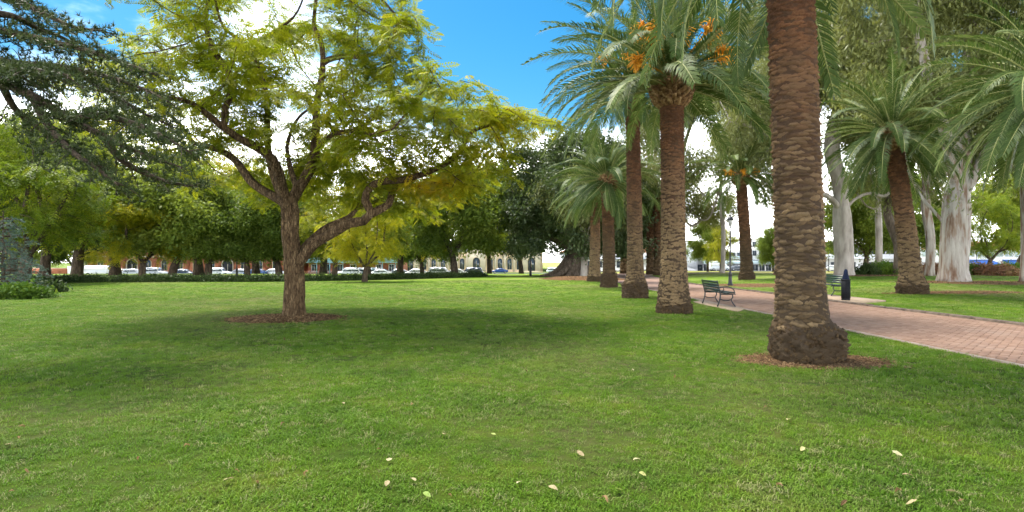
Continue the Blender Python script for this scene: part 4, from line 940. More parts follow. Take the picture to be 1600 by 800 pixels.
for px, py, rb, mat, lab, sd in [(1452, 431, 0.33, M_GUMBARK2, 'straight brown trunked gum behind the leaning palm', 33), (1402, 430, 0.36, M_FIGBARK, 'reddish trunked gum beside the shrubs at the shops', 34), (1372, 428, 0.30, M_GUMBARK, 'slim pale gum standing among the shrubs', 35), (1604, 441, 0.34, M_GUMBARK2, 'white and red streaked gum at the lawn edge under the sweeping palm', 36), (912, 433, 0.3, M_GUMBARK, 'slim grey stem growing beside the fig buttresses', 37), (1054, 428, 0.4, M_GUMBARK, 'tall airy gum rising behind the palm beside the dark bench', 38), (1245, 429, 0.42, M_GUMBARK, 'tall airy gum behind the thick scaly palm and the apartments', 39), (1129, 426.5, 0.22, M_GUMBARK, 'slender tall gum rising behind the small bright green tree', 40)]:
    b = gp(px, py); r = np.random.default_rng(sd); tz = {37: 9, 38: 19, 39: 21, 40: 20}.get(sd) or r.uniform(13, 17); wide = 1.7 if sd > 37 else 1.0
    L = [[(0, 0, -0.1), (0.1, 0, tz * .2), (r.normal(0, .3), r.normal(0, .3), tz * .45), (r.normal(0, .5), r.normal(0, .5), tz * .8)]]; env = []
    for i in range(5):
        a = i * 1.26 + sd; q = np.array([math.cos(a), math.sin(a)]) * r.uniform(1.8, 3.2) * wide; z = tz * (.38 + .15 * i if sd > 37 else r.uniform(.62, 1.0))
        L.append([(*L[0][2][:2], tz * .45), (*(q * .4), z * .75), (*q, z)]); env.append(((*(q * 1.1), z + .4), (1.9 * wide, 1.9 * wide, 1.3 * wide)))
    env.append(((0, 0, tz * 1.02), (2.2, 2.2, 1.5)))
    gum(lab, b, L, env, rb, mat, 6000 if sd > 37 else 3200, sd, (0.25, 0.4))

# ------------------------------------------------------------------ conifers: boughs carrying flat sprays of needle tufts
TUFT = needle_tuft(13, 0.10, 0.014, 2)
def bough_tufts(B, r, tuft_gap=0.045, reach=1.0, start=0.2, gapt=0.11, droop=0.35):
    """B: resampled bough -> list of twigs (polylines) and tuft points"""
    n = len(B); seg = np.linalg.norm(np.diff(B, axis=0), axis=1); s = np.concatenate([[0], np.cumsum(seg)]); tw, tp = [], []
    x = s[-1] * start; k = 0
    while x < s[-1]:
        p = np.array([np.interp(x, s, B[:, q]) for q in range(3)]); i = min(n - 2, int(np.searchsorted(s, x))); T = B[min(i + 1, n - 1)] - B[max(i - 1, 0)]; T /= np.linalg.norm(T)
        lat = np.cross(T, (0, 0, 1.0)); lat /= np.linalg.norm(lat) + 1e-9; sd_ = 1 if k % 2 else -1; f = (x / s[-1])
        L = reach * (1.0 - 0.65 * f) * r.uniform(0.55, 1.15); d = lat * sd_ * r.uniform(.5, 1.0) + T * r.uniform(.35, 1.0) + np.array([0, 0, r.normal(0.05, 0.25)]); d /= np.linalg.norm(d)
        m_ = 8; u = np.linspace(0, 1, m_); Q = p + d * (L * u)[:, None] - np.array([0, 0, 1.0]) * (droop * L * u ** 2)[:, None]; tw.append(Q)
        for g in np.arange(0.1, L, tuft_gap):
            c = np.array([np.interp(g / L, u, Q[:, q]) for q in range(3)]); w = (0.10 + 0.16 * (1 - g / L)) * reach ** 0.5; lat2 = np.cross(d, (0, 0, 1.0))
            for _ in range(3): tp.append(c + lat2 * r.normal(0, w) + d * r.normal(0, 0.05) + np.array([0, 0, r.normal(0.0, 0.035)]))
        x += gapt * r.uniform(.7, 1.3); k += 1
    return tw, tp
def conifer(name, label, base, trunk, boughs, mat, seed, tuft=TUFT, size=1.0, rb=0.4, **kw):
    r = np.random.default_rng(seed); t = thing(name, label, 'tree', base); mb = MB(); b0 = np.array(base)
    P = resample(np.array(trunk), 0.4); s = np.linspace(0, 1, len(P)); mb.tube(P, rb * (1 - 0.85 * s) * (1 + 0.4 * np.exp(-s * len(P) * .4 / .4)), 16); TP = []
    for Bp, rr in boughs:
        B = resample(np.array(Bp), 0.15); u = np.linspace(0, 1, len(B)); mb.tube(B, rr * (1 - u) ** 0.8 + 0.012, 8); tw, tp = bough_tufts(B, r, **kw)
        for Q in tw: mb.tube(Q, np.linspace(0.014, 0.004, len(Q)), 4, False)
        TP += tp
    TP = np.array(TP); link('trunk', mb.mesh(name + '_trunk', M_BARKB, True), t); N = len(TP)
    Rm = rotz_m(r.random(N) * 6.28) @ roty_m(r.normal(0, 0.5, N)) @ rotx_m(r.normal(0, 0.5, N))
    V, F, ti = scatter(tuft[0], tuft[1], TP, Rm, size * r.uniform(.75, 1.25, N), np.clip(r.normal(.5, .18, N), 0, 1))
    c = link('crown', mesh_np(name + '_crown', V, F, mat, attrs={'tint': ti}), t); c['kind'] = 'stuff'; print(name, N); return t
cb = Vector((-12.6, 9.6, 0.0))
def cl(pts): return [np.array(at(px, py, Y)) - np.array(cb) for px, py, Y in pts]
tr = lambda z: np.array((0.0, 0.0, z))
def sub(Bp, t0, out, n=4): return None
boughs = [
    ([tr(4.7)] + cl([(-120, 70, 9.4), (0, 126, 9.2), (60, 155, 9.1), (110, 186, 9.0), (160, 212, 8.9), (215, 238, 8.9), (285, 262, 8.8)]), 0.13),
    ([tr(5.0)] + cl([(-110, 60, 9.8), (0, 95, 9.6), (90, 104, 9.5), (160, 118, 9.5), (215, 135, 9.4), (262, 158, 9.3)]), 0.10),
    ([tr(5.3)] + cl([(-100, 40, 9.0), (0, 48, 8.8), (70, 62, 8.7), (140, 80, 8.6), (200, 100, 8.6), (245, 118, 8.6)]), 0.09),
    ([tr(6.0)] + cl([(-60, -40, 9.2), (25, 0, 9.0), (70, 22, 8.9), (115, 42, 8.9), (160, 48, 8.8)]), 0.09),
    (cl([(52, 152, 9.1), (75, 195, 8.8), (110, 235, 8.5), (150, 262, 8.4), (185, 290, 8.3)]), 0.06),
    (cl([(110, 186, 9.0), (150, 180, 8.6), (200, 190, 8.4), (250, 210, 8.2), (300, 240, 8.1)]), 0.05),
    (cl([(160, 212, 8.9), (190, 250, 9.2), (225, 270, 9.4), (265, 285, 9.5), (310, 292, 9.6)]), 0.045),
    (cl([(90, 104, 9.5), (130, 120, 10.0), (180, 150, 10.3), (230, 180, 10.5), (275, 200, 10.6)]), 0.045),
    (cl([(0, 126, 9.2), (20, 165, 9.5), (45, 190, 9.8), (85, 215, 10.2), (130, 240, 10.5)]), 0.05),
    (cl([(-30, 20, 9.0), (20, 25, 9.5), (60, 45, 10.0), (100, 60, 10.4), (150, 95, 10.8)]), 0.05),
    (cl([(-20, 110, 9.3), (10, 112, 8.8), (40, 108, 8.3), (70, 112, 8.0), (110, 118, 7.8)]), 0.05),
]
r = np.random.default_rng(77)
for i in range(16):                                    # the rest of the cedar, above and behind
    a = r.uniform(0.6, 5.7) ; z = 5.5 + i * 0.55; L = max(1.5, 5.2 - i * 0.22); d = np.array((math.cos(a), math.sin(a), 0))
    boughs.append(([tr(z), tr(z + .3) + d * L * .4, tr(z + .1) + d * L * .75, tr(z - .5) + d * L], 0.09))
conifer('cedar_tree', 'dark blue green cedar reaching layered drooping boughs over the lawn', cb, [(0, 0, -0.1), (0, 0, 4), (0.1, 0, 9), (0.1, 0.1, 15.5)], boughs, M_CEDAR, 5, reach=0.95, gapt=0.14, tuft_gap=0.055)
bb_ = gp(5, 462); r = np.random.default_rng(6); bo = []
for i in range(34):
    z = 0.35 + i * 0.098; a = i * 2.4; L = (1.7 * (1 - i / 38) ** 0.7 + 0.2) * r.uniform(.65, 1.25); d = np.array((math.cos(a), math.sin(a), 0)); o = np.array((0, 0, z)); bo.append(([o, o + d * L * .5 + (0, 0, .05), o + d * L + (0, 0, -.25)], 0.03))
T2 = needle_tuft(10, 0.11, 0.02, 3)
conifer('blue_conifer', 'bushy blue green conifer at the edge of the lawn', bb_, [(0, 0, -0.05), (0, 0, 1.8), (0, 0, 3.9)], bo, M_BLUE, 6, T2, 1.0, 0.1, reach=0.75, gapt=0.2, tuft_gap=0.13, start=0.15)

# ------------------------------------------------------------------ hedge and shrubs
def leafy_mass(name, label, cat, blobs, mat, n, seed, size, group=None, tpl=SMALL):
    """low bush: stems plus leaf clumps spread through rounded lobes"""
    r = np.random.default_rng(seed); b0 = np.array(blobs[0][0]); t = thing(name, label, cat, Vector(b0), 0, group)
    w = np.array([b[1][0] * b[1][2] for b in blobs]); w = w / w.sum(); pick = r.choice(len(blobs), n, p=w); C = np.array([b[0] for b in blobs])[pick]; S = np.array([b[1] for b in blobs])[pick]
    d = r.normal(size=(n, 3)); d /= np.linalg.norm(d, axis=1)[:, None]; d[:, 2] = np.abs(d[:, 2]); P = C - b0 + d * S * (r.random(n) ** .3)[:, None]
    Rm = rotz_m(r.random(n) * 6.28) @ roty_m(r.normal(0, .6, n)) @ rotx_m(r.normal(0, .6, n))
    V, F, ti = scatter(tpl[0], tpl[1], P, Rm, size * r.uniform(.7, 1.3, n), np.clip(r.normal(.5, .18, n), 0, 1)); c = link('foliage', mesh_np(name, V, F, mat, attrs={'tint': ti}), t); c['kind'] = 'stuff'
    mb = MB()
    for c_, s in blobs:
        for q in range(4):
            a = r.random() * 6.28; p0 = np.array(c_) - b0; mb.tube([p0, p0 + np.array((math.cos(a) * s[0] * .35, math.sin(a) * s[1] * .35, s[2] * .75))], [0.015, 0.006], 4)
    mb.build('stems', M_BARKB, t); return t
line = [gp(30, 449), gp(70, 443), gp(240, 441), gp(400, 440.5), gp(560, 438), gp(640, 436), gp(700, 434.5), gp(752, 432.5)]
hl = resample(np.array([tuple(v) for v in line]), 0.5); rr_ = np.random.default_rng(3)
leafy_mass('hedge', 'long low dark hedge along the far edge of the lawn', 'hedge', [((x, y + 0.5, h(x, y + .5)), (0.62, 0.6, 0.42 * rr_.uniform(.7, 1.25))) for x, y, z in hl], M_HEDGE, 9000, 4, 1.35)
for i, (px, py, w, hh, mat, lab) in enumerate([(12, 468, 0.9, 0.5, M_SHRUBG, 'low green shrub at the foot of the blue conifer'), (48, 458, 0.8, 0.45, M_HEDGE, 'dark low shrub where the hedge meets the conifer'), (1385, 429, 1.3, 1.2, M_SHRUBG, 'bright green shrub beside the slim pale gum'), (1358, 430, 0.9, 0.9, M_HEDGE, 'dark shrub behind the smooth gum'), (1410, 430, 1.5, 0.9, M_SHRUBG, 'spreading green shrub before the white building'), (1463, 430, 1.6, 1.1, M_SHRUBR, 'russet and olive shrub beside the white gum'),
        (1520, 430, 1.5, 0.9, M_SHRUBG, 'rounded green shrub before the blue awning'), (1533, 430, 1.1, 1.0, M_SHRUBR, 'russet shrub in front of the orange panel'), (1563, 431, 1.7, 1.0, M_SHRUBR, 'wide russet shrub near the drooping tree'), (1583, 430, 1.6, 1.1, M_SHRUBG, 'leafy green shrub before the far blue awning'), (845, 424, 4.0, 0.9, M_HEDGE, 'dark clipped shrubs on the bank behind the fig'), (820, 424, 3.0, 0.8, M_HEDGE, 'dark shrub near the sandstone archway'), (968, 437, 1.0, 0.6, M_MULCH, '')]):
    if not lab: continue
    p = gp(px, py); leafy_mass('shrub', lab, 'shrub', [((p.x, p.y + .4, p.z), (w, w * .8, hh)), ((p.x + w * .6, p.y + .6, p.z), (w * .7, w * .6, hh * .8))], mat, 700, 50 + i, 1.6)
# ------------------------------------------------------------------ benches, bin, lamps, signs
def bench(label, loc, rotz, L=1.6):
    """front faces local +X, length along local Y"""
    t = thing('park_bench', label, 'bench', loc, rotz, 'slatted park benches by the path')
    for i in range(5):                                                           # seat slats
        x = -0.17 + i * 0.095; z = 0.435 + 0.012 * abs(i - 1.5); MB().box(x, x + 0.078, -L / 2, L / 2, z, z + 0.032).build('seat_slat', M_GREENP, t)
    for i in range(4):                                                           # back slats, leaning back
        z = 0.53 + i * 0.088; x = -0.225 - i * 0.024; M = Matrix.Translation((x, 0, z)) @ Matrix.Rotation(R(-15), 4, 'Y'); MB().box(-0.014, 0.014, -L / 2, L / 2, 0, 0.070, M).build('back_slat', M_GREENP, t)
    for y in (-L / 2 + 0.04, L / 2 - 0.04):
        fr = MB()
        fr.tube([(-0.31, y, 0.88), (-0.27, y, 0.72), (-0.225, y, 0.52), (-0.20, y, 0.42), (-0.205, y, 0.30), (-0.25, y, 0.13), (-0.30, y, 0.01)], [.02, .022, .024, .026, .024, .022, .024], 6)
        fr.tube([(-0.21, y, 0.425), (0.0, y, 0.415), (0.26, y, 0.43), (0.31, y, 0.425)], 0.022, 6)
        leg = fr.build('side_frame', M_BLACK, t, smooth=True)
        a = MB(); a.tube([(0.20, y, 0.42), (0.215, y, 0.32), (0.16, y, 0.24), (0.20, y, 0.15), (0.27, y, 0.05), (0.30, y, 0.01)], 0.022, 6); a.tube([(0.16, y, 0.24), (0.05, y, 0.215), (-0.08, y, 0.215), (-0.20, y, 0.25)], 0.019, 6); a.build('leg', M_BLACK, t, smooth=True)
        a = MB(); a.tube([(-0.25, y, 0.63), (-0.12, y, 0.665), (0.05, y, 0.67), (0.19, y, 0.63), (0.26, y, 0.55), (0.27, y, 0.47), (0.24, y, 0.42)], 0.019, 6); a.tube([(-0.12, y, 0.66), (-0.08, y, 0.58), (-0.14, y, 0.50), (-0.22, y, 0.50)], 0.014, 6); a.build('armrest', M_BLACK, t, smooth=True)
    return t
bench('dark slatted bench with curled iron arms, its back to the palm trunk', (7.16, 20.0, 0.022), 0.0)
bench('green slatted bench across the path beside the black bin', (13.95, 25.4, 0.06), math.pi)
b = Vector((12.75, 22.0, 0.06)); t = thing('litter_bin', 'slim black litter bin with a dark blue peaked top beside the green bench', 'bin', b)
mb = MB(); mb.lathe([(0.15, 0), (0.155, 0.03), (0.145, 0.05), (0.145, 0.74), (0.158, 0.76), (0.158, 0.79), (0.13, 0.80)], 20); body = mb.build('bin_body', M_BINB, t, smooth=False)
for i in range(20):
    a = (i + .5) / 20 * 6.28; MB().box(-0.016, 0.016, 0.144, 0.155, 0.07, 0.72, Matrix.Rotation(a, 4, 'Z')).build('bin_slat', M_BINB, body)
mb = MB(); mb.lathe([(0.125, 0.80), (0.12, 0.84), (0.085, 0.98), (0.07, 1.10), (0.045, 1.17), (0.01, 1.19)], 16); mb.build('bin_hood', M_BINT, t)
def lamp(label, loc, Ht):
    t = thing('street_lamp', label, 'lamp', loc, 0, None); k = Ht / 4.4
    mb = MB(); mb.lathe([(0.17, 0), (0.17, 0.10), (0.12, 0.16), (0.10, 0.7), (0.12, 0.74), (0.06, 0.85), (0.05, 2.0 * k), (0.065, 2.03 * k), (0.045, 2.1 * k), (0.04, 3.55 * k), (0.07, 3.6 * k), (0.05, 3.7 * k)], 14); mb.build('post', M_BLACK, t)
    mb = MB(); mb.lathe([(0.09, 3.7 * k), (0.10, 3.73 * k), (0.16, 4.08 * k), (0.15, 4.1 * k)], 8); mb.build('lantern', M_LAMPG, t)
    fr = MB()
    for i in range(8):
        a = i / 8 * 6.283; c, s = math.cos(a), math.sin(a); fr.tube([(0.10 * c, 0.10 * s, 3.72 * k), (0.17 * c, 0.17 * s, 4.10 * k)], 0.014, 4)
    fr.build('lantern_frame', M_BLACK, t)
    mb = MB(); mb.lathe([(0.23, 4.08 * k), (0.24, 4.12 * k), (0.12, 4.28 * k), (0.05, 4.32 * k), (0.03, 4.4 * k), (0.005, 4.45 * k)], 12); mb.build('lantern_cap', M_BLACK, t)
p = gp(1141, 446.5); lamp('black lamp post with lantern beside the bend of the brick path', p, 4.45)
x = (370 - 800) / FPX * 58; lamp('black lamp post behind the hedge near the brick building', (x, 58, h(x, 58)), 4.2)
x = (829 - 800) / FPX * 63; t = thing('marker_post', 'thin dark marker post standing alone on the far lawn', 'post', (x, 63, h(x, 63))); mb = MB(); mb.lathe([(0.14, 0), (0.14, 0.9), (0.07, 0.95), (0.06, 2.0), (0.075, 2.05), (0.03, 2.12)], 10); mb.build('post', M_BLACK, t)
x = (1295 - 800) / FPX * 74; p = Vector((x, 74, h(x, 74))); t = thing('sign_board', 'dark rounded sign board on a thin pole behind the smooth gum', 'sign', p)
mb = MB(); mb.lathe([(0.06, 0), (0.05, 3.9)], 8); mb.build('pole', M_BLACK, t); o = [(math.copysign(abs(math.cos(a)) ** .5, math.cos(a)) * .8, 3.3 + math.copysign(abs(math.sin(a)) ** .5, math.sin(a)) * .65) for a in np.linspace(0, 6.28, 24, endpoint=False)]; mb = MB(); mb.prism(o[::-1], -0.12, -0.06); mb.build('board', M_BLACK, t)

# ------------------------------------------------------------------ vehicles (front towards local +X)
def loft(sections):
    """sections: list of (x, half width bottom, half width top, z0, z1) -> closed shell"""
    mb = MB(); V = []
    for x, wb, wt, z0, z1 in sections:
        zm = z0 + (z1 - z0) * .55; V += [(x, -wb * .94, z0), (x, -wb, zm), (x, -wt, z1), (x, wt, z1), (x, wb, zm), (x, wb * .94, z0)]
    n = len(sections); F = [(i * 6 + j, i * 6 + (j + 1) % 6, (i + 1) * 6 + (j + 1) % 6, (i + 1) * 6 + j) for i in range(n - 1) for j in range(6)]
    mb.add(V, F, [tuple(range(6))[::-1], tuple(range((n - 1) * 6, n * 6))]); return mb
def quad(mb, pts, push):
    P = np.array(pts, float); nrm = np.cross(P[1] - P[0], P[2] - P[0]); nrm /= np.linalg.norm(nrm); mb.add(np.concatenate([P + nrm * push, P - nrm * .01]), [(0, 1, 2, 3), (4, 7, 6, 5), (0, 4, 5, 1), (1, 5, 6, 2), (2, 6, 7, 3), (3, 7, 4, 0)])
CARS = {'sedan': dict(L=4.6, W=0.88, hood=0.92, bz=0.30, belt=0.93, roof=1.44, cab=(-1.75, -0.75, 0.55, 1.35), wr=0.32),
        'wagon': dict(L=4.7, W=0.92, hood=1.02, bz=0.36, belt=1.02, roof=1.72, cab=(-2.2, -1.95, 0.45, 1.15), wr=0.37),
        'van': dict(L=5.2, W=0.97, hood=1.15, bz=0.36, belt=1.15, roof=2.05, cab=(-2.55, -2.45, 1.2, 1.95), wr=0.35),
        'ute': dict(L=5.2, W=0.93, hood=1.05, bz=0.42, belt=1.05, roof=1.75, cab=(-0.35, -0.15, 0.75, 1.4), wr=0.39)}
def car(kind, colour, label, px, Yd, rotz, group='vehicles in the streets round the park', z=None):
    c = CARS[kind]; x = (px - 800) / FPX * Yd; t = thing({'van': 'parked_van', 'ute': 'parked_utility_truck'}.get(kind, 'parked_car'), label, {'van': 'van', 'ute': 'utility truck'}.get(kind, 'car'), (x, Yd, h(x, Yd) + 0.052), rotz, group)
    L, W, bz, be, rf = c['L'] / 2, c['W'], c['bz'], c['belt'], c['roof']; x0, x1, x2, x3 = c['cab']; P = PAINT[colour]
    b = loft([(-L, W * .8, W * .76, bz + .15, be - .1), (-L + .12, W * .95, W * .9, bz, be - .02), (-L * .5, W, W * .94, bz - .06, be), (0, W, W * .94, bz - .08, be), (x3, W, W * .93, bz - .06, be), (L - .5, W * .98, W * .88, bz, c['hood'] - .12), (L - .1, W * .9, W * .8, bz, c['hood'] - .24), (L, W * .78, W * .7, bz + .12, c['hood'] - .36)])
    body = b.build('body', P, t, smooth=False)
    g = loft([(x0, W * .9, W * .88, be - .05, be), (x1, W * .9, W * .76, be - .05, rf - .03), ((x1 + x2) / 2, W * .9, W * .75, be - .05, rf), (x2, W * .9, W * .74, be - .05, rf - .03), (x3, W * .88, W * .86, be - .05, be)]); g.build('cabin', P, t)
    for s in (-1, 1):
        m_ = (x1 + x2) / 2; zt = rf - .13; zb = be + .03; yt = W * .79; yb = W * .93
        for a, e, a2, e2 in ((x1 + .02 - (x1 - x0) * .5, m_ - .05, x1 + .1, m_ - .05), (m_ + .03, x2 + (x3 - x2) * .62, m_ + .03, x2 - .02)):
            if kind == 'van' and a < 0: continue
            mb = MB(); pts = [(a, s * yb, zb), (e, s * yb, zb), (e2, s * yt, zt), (a2, s * yt, zt)]; quad(mb, pts if s < 0 else pts[::-1], 0.03); mb.build('side_window', M_GLASS, t)
    mb = MB(); quad(mb, [(x3 - .06, -W * .8, be + .03), (x3 - .06, W * .8, be + .03), (x2 + .08, W * .68, rf - .1), (x2 + .08, -W * .68, rf - .1)], 0.04); mb.build('windscreen', M_GLASS, t)
    if kind != 'van':
        mb = MB(); quad(mb, [(x0 + .04, W * .78, be + .04), (x0 + .04, -W * .78, be + .04), (x1 - .06, -W * .68, rf - .1), (x1 - .06, W * .68, rf - .1)], 0.04); mb.build('rear_window', M_GLASS, t)
    for sx in (-L + .85, L - .9):
        for s in (-1, 1):
            w = MB(); wr = c['wr']; th = np.linspace(0, 6.283, 15)[:-1]; w.prism([(sx + wr * math.cos(q), wr + wr * math.sin(q)) for q in th], s * (W - .17), s * (W + .015)); tw = w.build('wheel', M_TYRE, t)
            w = MB(); w.prism([(sx + wr * .62 * math.cos(q), wr + wr * .62 * math.sin(q)) for q in th], s * (W + .0), s * (W + .03)); w.build('rim', M_RIM, tw)
    for s in (-1, 1):
        MB().box(L - .12, L + .005, s * W * .66 - .14, s * W * .66 + .14, c['hood'] - .46, c['hood'] - .32).build('headlight', M_HEAD, t); MB().box(-L - .005, -L + .1, s * W * .66 - .1, s * W * .66 + .1, be - .32, be - .16).build('tail_light', M_TAIL, t)
    if kind == 'ute': MB().box(-L - .02, -0.5, -W * 1.02, W * 1.02, be - .12, be + .05).build('tray', M_RIM, t)
LEFT = [(158, 'van', 'white', 'white van parked beside the low brick wall', 0), (188, 'sedan', 'gold', 'gold sedan parked behind the hedge', 0), (206, 'sedan', 'silver', 'silver sedan parked next to the gold sedan', 0), (243, 'wagon', 'silver', 'tall silver wagon parked between two tree stems', 0), (286, 'sedan', 'navy', 'dark navy sedan parked beside the tall silver wagon', 0), (343, 'wagon', 'white', 'white wagon parked before the brick archway', 0), (376, 'sedan', 'silver', 'silver sedan parked beside the black lamp post', 0),
        (401, 'sedan', 'blue', 'bright blue sedan parked behind the hedge', 0), (428, 'sedan', 'white', 'white sedan parked next to the bright blue sedan', 0), (545, 'wagon', 'white', 'white wagon parked before the teal verandah', 0), (570, 'wagon', 'teal', 'pale teal wagon parked behind the thin stemmed tree', 0), (594, 'sedan', 'white', 'white sedan parked beside the pale teal wagon', 0), (622, 'sedan', 'grey', 'dark grey sedan parked near the hedge end', 0), (650, 'sedan', 'white', 'white sedan parked before the sandstone arcade', 0),
        (690, 'wagon', 'silver', 'silver wagon parked beside the round headed tree', 0), (712, 'sedan', 'white', 'white sedan half hidden by the round headed tree', 0), (735, 'wagon', 'navy', 'dark navy wagon parked where the hedge ends', 0)]
r = random.Random(4)
for px, k, c, lab, _ in LEFT: car(k, c, lab, px, 105.5 + r.uniform(-.8, .8), r.choice([0, math.pi]) + r.uniform(-.05, .05))
car('sedan', 'blue', 'blue sedan driving past the sandstone building', 781, 160, math.pi)
car('ute', 'white', 'white utility truck parked behind the fig roots', 884, 104, math.pi * .95)
car('wagon', 'white', 'white wagon parked beyond the utility truck', 868, 150, 0.0)
car('van', 'white', 'white van parked before the apartment building', 1124, 147, 0.0)
car('sedan', 'grey', 'dark grey sedan parked beside the white van', 1153, 147, 0.0)
car('wagon', 'silver', 'silver wagon parked before the shop windows', 1466, 133, 0.1)
car('sedan', 'white', 'white sedan parked at the white shops', 1300, 139, 0.0)

# ------------------------------------------------------------------ buildings (front faces local -Y, x along the front)
def window(par, x0, x1, z0, z1, y, arch=False, frame=M_WHITE, glass=M_GLASS, sill=True, dep=0.10):
    """frame ring with recessed pane and sill on the wall face y"""
    fw = min(0.12, (x1 - x0) * .12); f = MB(); cx, hw = (x0 + x1) / 2, (x1 - x0) / 2
    f.box(x0 - fw, x0, y - dep, y + .02, z0, z1); f.box(x1, x1 + fw, y - dep, y + .02, z0, z1)
    if arch:
        n = 8; 
        for i in range(n):
            a, b = math.pi * i / n, math.pi * (i + 1) / n; o = hw + fw
            f.prism([(cx + hw * math.cos(a), z1 + hw * math.sin(a)), (cx + o * math.cos(a), z1 + o * math.sin(a)), (cx + o * math.cos(b), z1 + o * math.sin(b)), (cx + hw * math.cos(b), z1 + hw * math.sin(b))], y - dep, y + .02)
    else: f.box(x0 - fw, x1 + fw, y - dep, y + .02, z1, z1 + fw)
    f.box(cx - .03, cx + .03, y - dep * .6, y + .02, z0, z1)
    w = f.build('window', frame, par); p = MB()
    if arch: p.prism([(x0, z0), (x1, z0)] + [(cx + hw * math.cos(q), z1 + hw * math.sin(q)) for q in np.linspace(0, math.pi, 9)], y - .035, y - .005)
    else: p.box(x0, x1, y - .035, y - .005, z0, z1)
    p.build('pane', glass, w)
    if sill: MB().box(x0 - fw - .06, x1 + fw + .06, y - dep - .08, y + .02, z0 - .12, z0 - .004).build('sill', frame, w)
    return w
def hip(par, x0, x1, y0, y1, z, hgt, mat, ov=0.5):
    mb = MB(); a, b, c, d = x0 - ov, x1 + ov, y0 - ov, y1 + ov; k = (d - c) / 2
    mb.add([(a, c, z), (b, c, z), (b, d, z), (a, d, z), (a + k, c + k, z + hgt), (b - k, c + k, z + hgt), (a, c, z - .15), (b, c, z - .15), (b, d, z - .15), (a, d, z - .15)], [(0, 1, 5, 4), (2, 3, 4, 5), (6, 7, 1, 0), (7, 8, 2, 1), (8, 9, 3, 2), (9, 6, 0, 3), (6, 9, 8, 7)], [(1, 2, 5), (3, 0, 4)]); return mb.build('roof', mat, par)
def bx(px, Yd): return (px - 800) / FPX * Yd
# red brick building
Yb = 132; x0, x1 = bx(120, Yb), bx(468, Yb); t = thing('brick_building', 'long red brick building with arched windows behind the street trees', 'building', (x0, Yb, -1.75)); W = x1 - x0
MB().box(0, W, 0, 14, -0.5, 8.6).build('wall', M_RED, t); MB().box(-.1, W + .1, -.12, 14.1, 8.6, 9.1).build('parapet', M_SANDL, t); MB().box(-.05, W + .05, -.08, -.004, 4.2, 4.5).build('string_course', M_SANDL, t); hip(t, 0, W, 0, 14, 9.1, 3.6, M_SLATE)
n = 14
for i in range(n):
    cx = (i + .5) * W / n
    if i in (3, 9): window(t, cx - 1.2, cx + 1.2, 0.2, 2.6, 0, True, M_SANDL, M_SHADOW, False, 0.3)
    else: window(t, cx - .6, cx + .6, 1.2, 3.0, 0, True, M_SAND)
    window(t, cx - .6, cx + .6, 5.4, 7.4, 0, False, M_SAND)
    MB().box(cx + W / n / 2 - .35, cx + W / n / 2 + .35, -.25, -.004, -.4, 8.58).build('pier', M_RED, t)
# low brick wall with pale cap at the street corner
xw0, xw1 = bx(48, 96), bx(106, 96); t = thing('low_brick_wall', 'low red brick wall with white end pier beyond the hedge', 'wall', (xw0, 96, h(-75, 96))); Ww = xw1 - xw0
MB().box(0, Ww, 0, .4, -.3, 1.25).build('wall', M_RED, t); MB().box(-.05, Ww + .02, -.06, .46, 1.25, 1.4).build('coping', M_PINK, t); MB().box(Ww + .03, Ww + .75, -.1, .5, -.3, 1.7).build('end_pier', M_WHITE, t)
# two storey hotel with teal verandah
Yb = 130; x0, x1 = bx(474, Yb), bx(618, Yb); t = thing('verandah_building', 'two storey building with pale blue roof and teal lace verandah', 'building', (x0, Yb, -1.75)); W = x1 - x0
MB().box(0, W, 3.0, 15, -.4, 7.2).build('wall', M_RED, t); hip(t, 0, W, 3, 15, 7.2, 3.0, M_SLATE)
MB().box(-.2, W + .2, -.1, 3.0, 2.9, 3.12).build('balcony_floor', M_TEAL, t)
mb = MB(); mb.prism([(-.5, 6.0), (3.0, 6.9), (3.0, 6.75), (-.5, 5.85)], -.4, W + .4, 'x'); mb.build('verandah_roof', M_TEALR, t); MB().box(-.2, W + .2, -.12, -.02, 5.3, 5.85).build('lace_valance', M_TEAL, t); MB().box(-.2, W + .2, -.06, 0.0, 3.14, 4.05).build('balustrade', M_TEAL, t)
MB().box(0, W, 2.9, 2.99, -.3, 1.1).build('dado', M_PINK, t)
for i in range(8):
    cx = i * W / 7; MB().box(cx - .07, cx + .07, .0, .14, -.3, 2.9).build('post', M_TEAL, t); MB().box(cx - .06, cx + .06, .01, .13, 3.12, 5.9).build('post', M_TEAL, t)
    if i < 7:
        window(t, cx + .9, cx + 2.0, .9, 2.5, 3.0, False, M_WHITE, M_GLASS, True); window(t, cx + .9, cx + 2.0, 3.4, 5.2, 3.0, False, M_WHITE, M_GLASS, False)
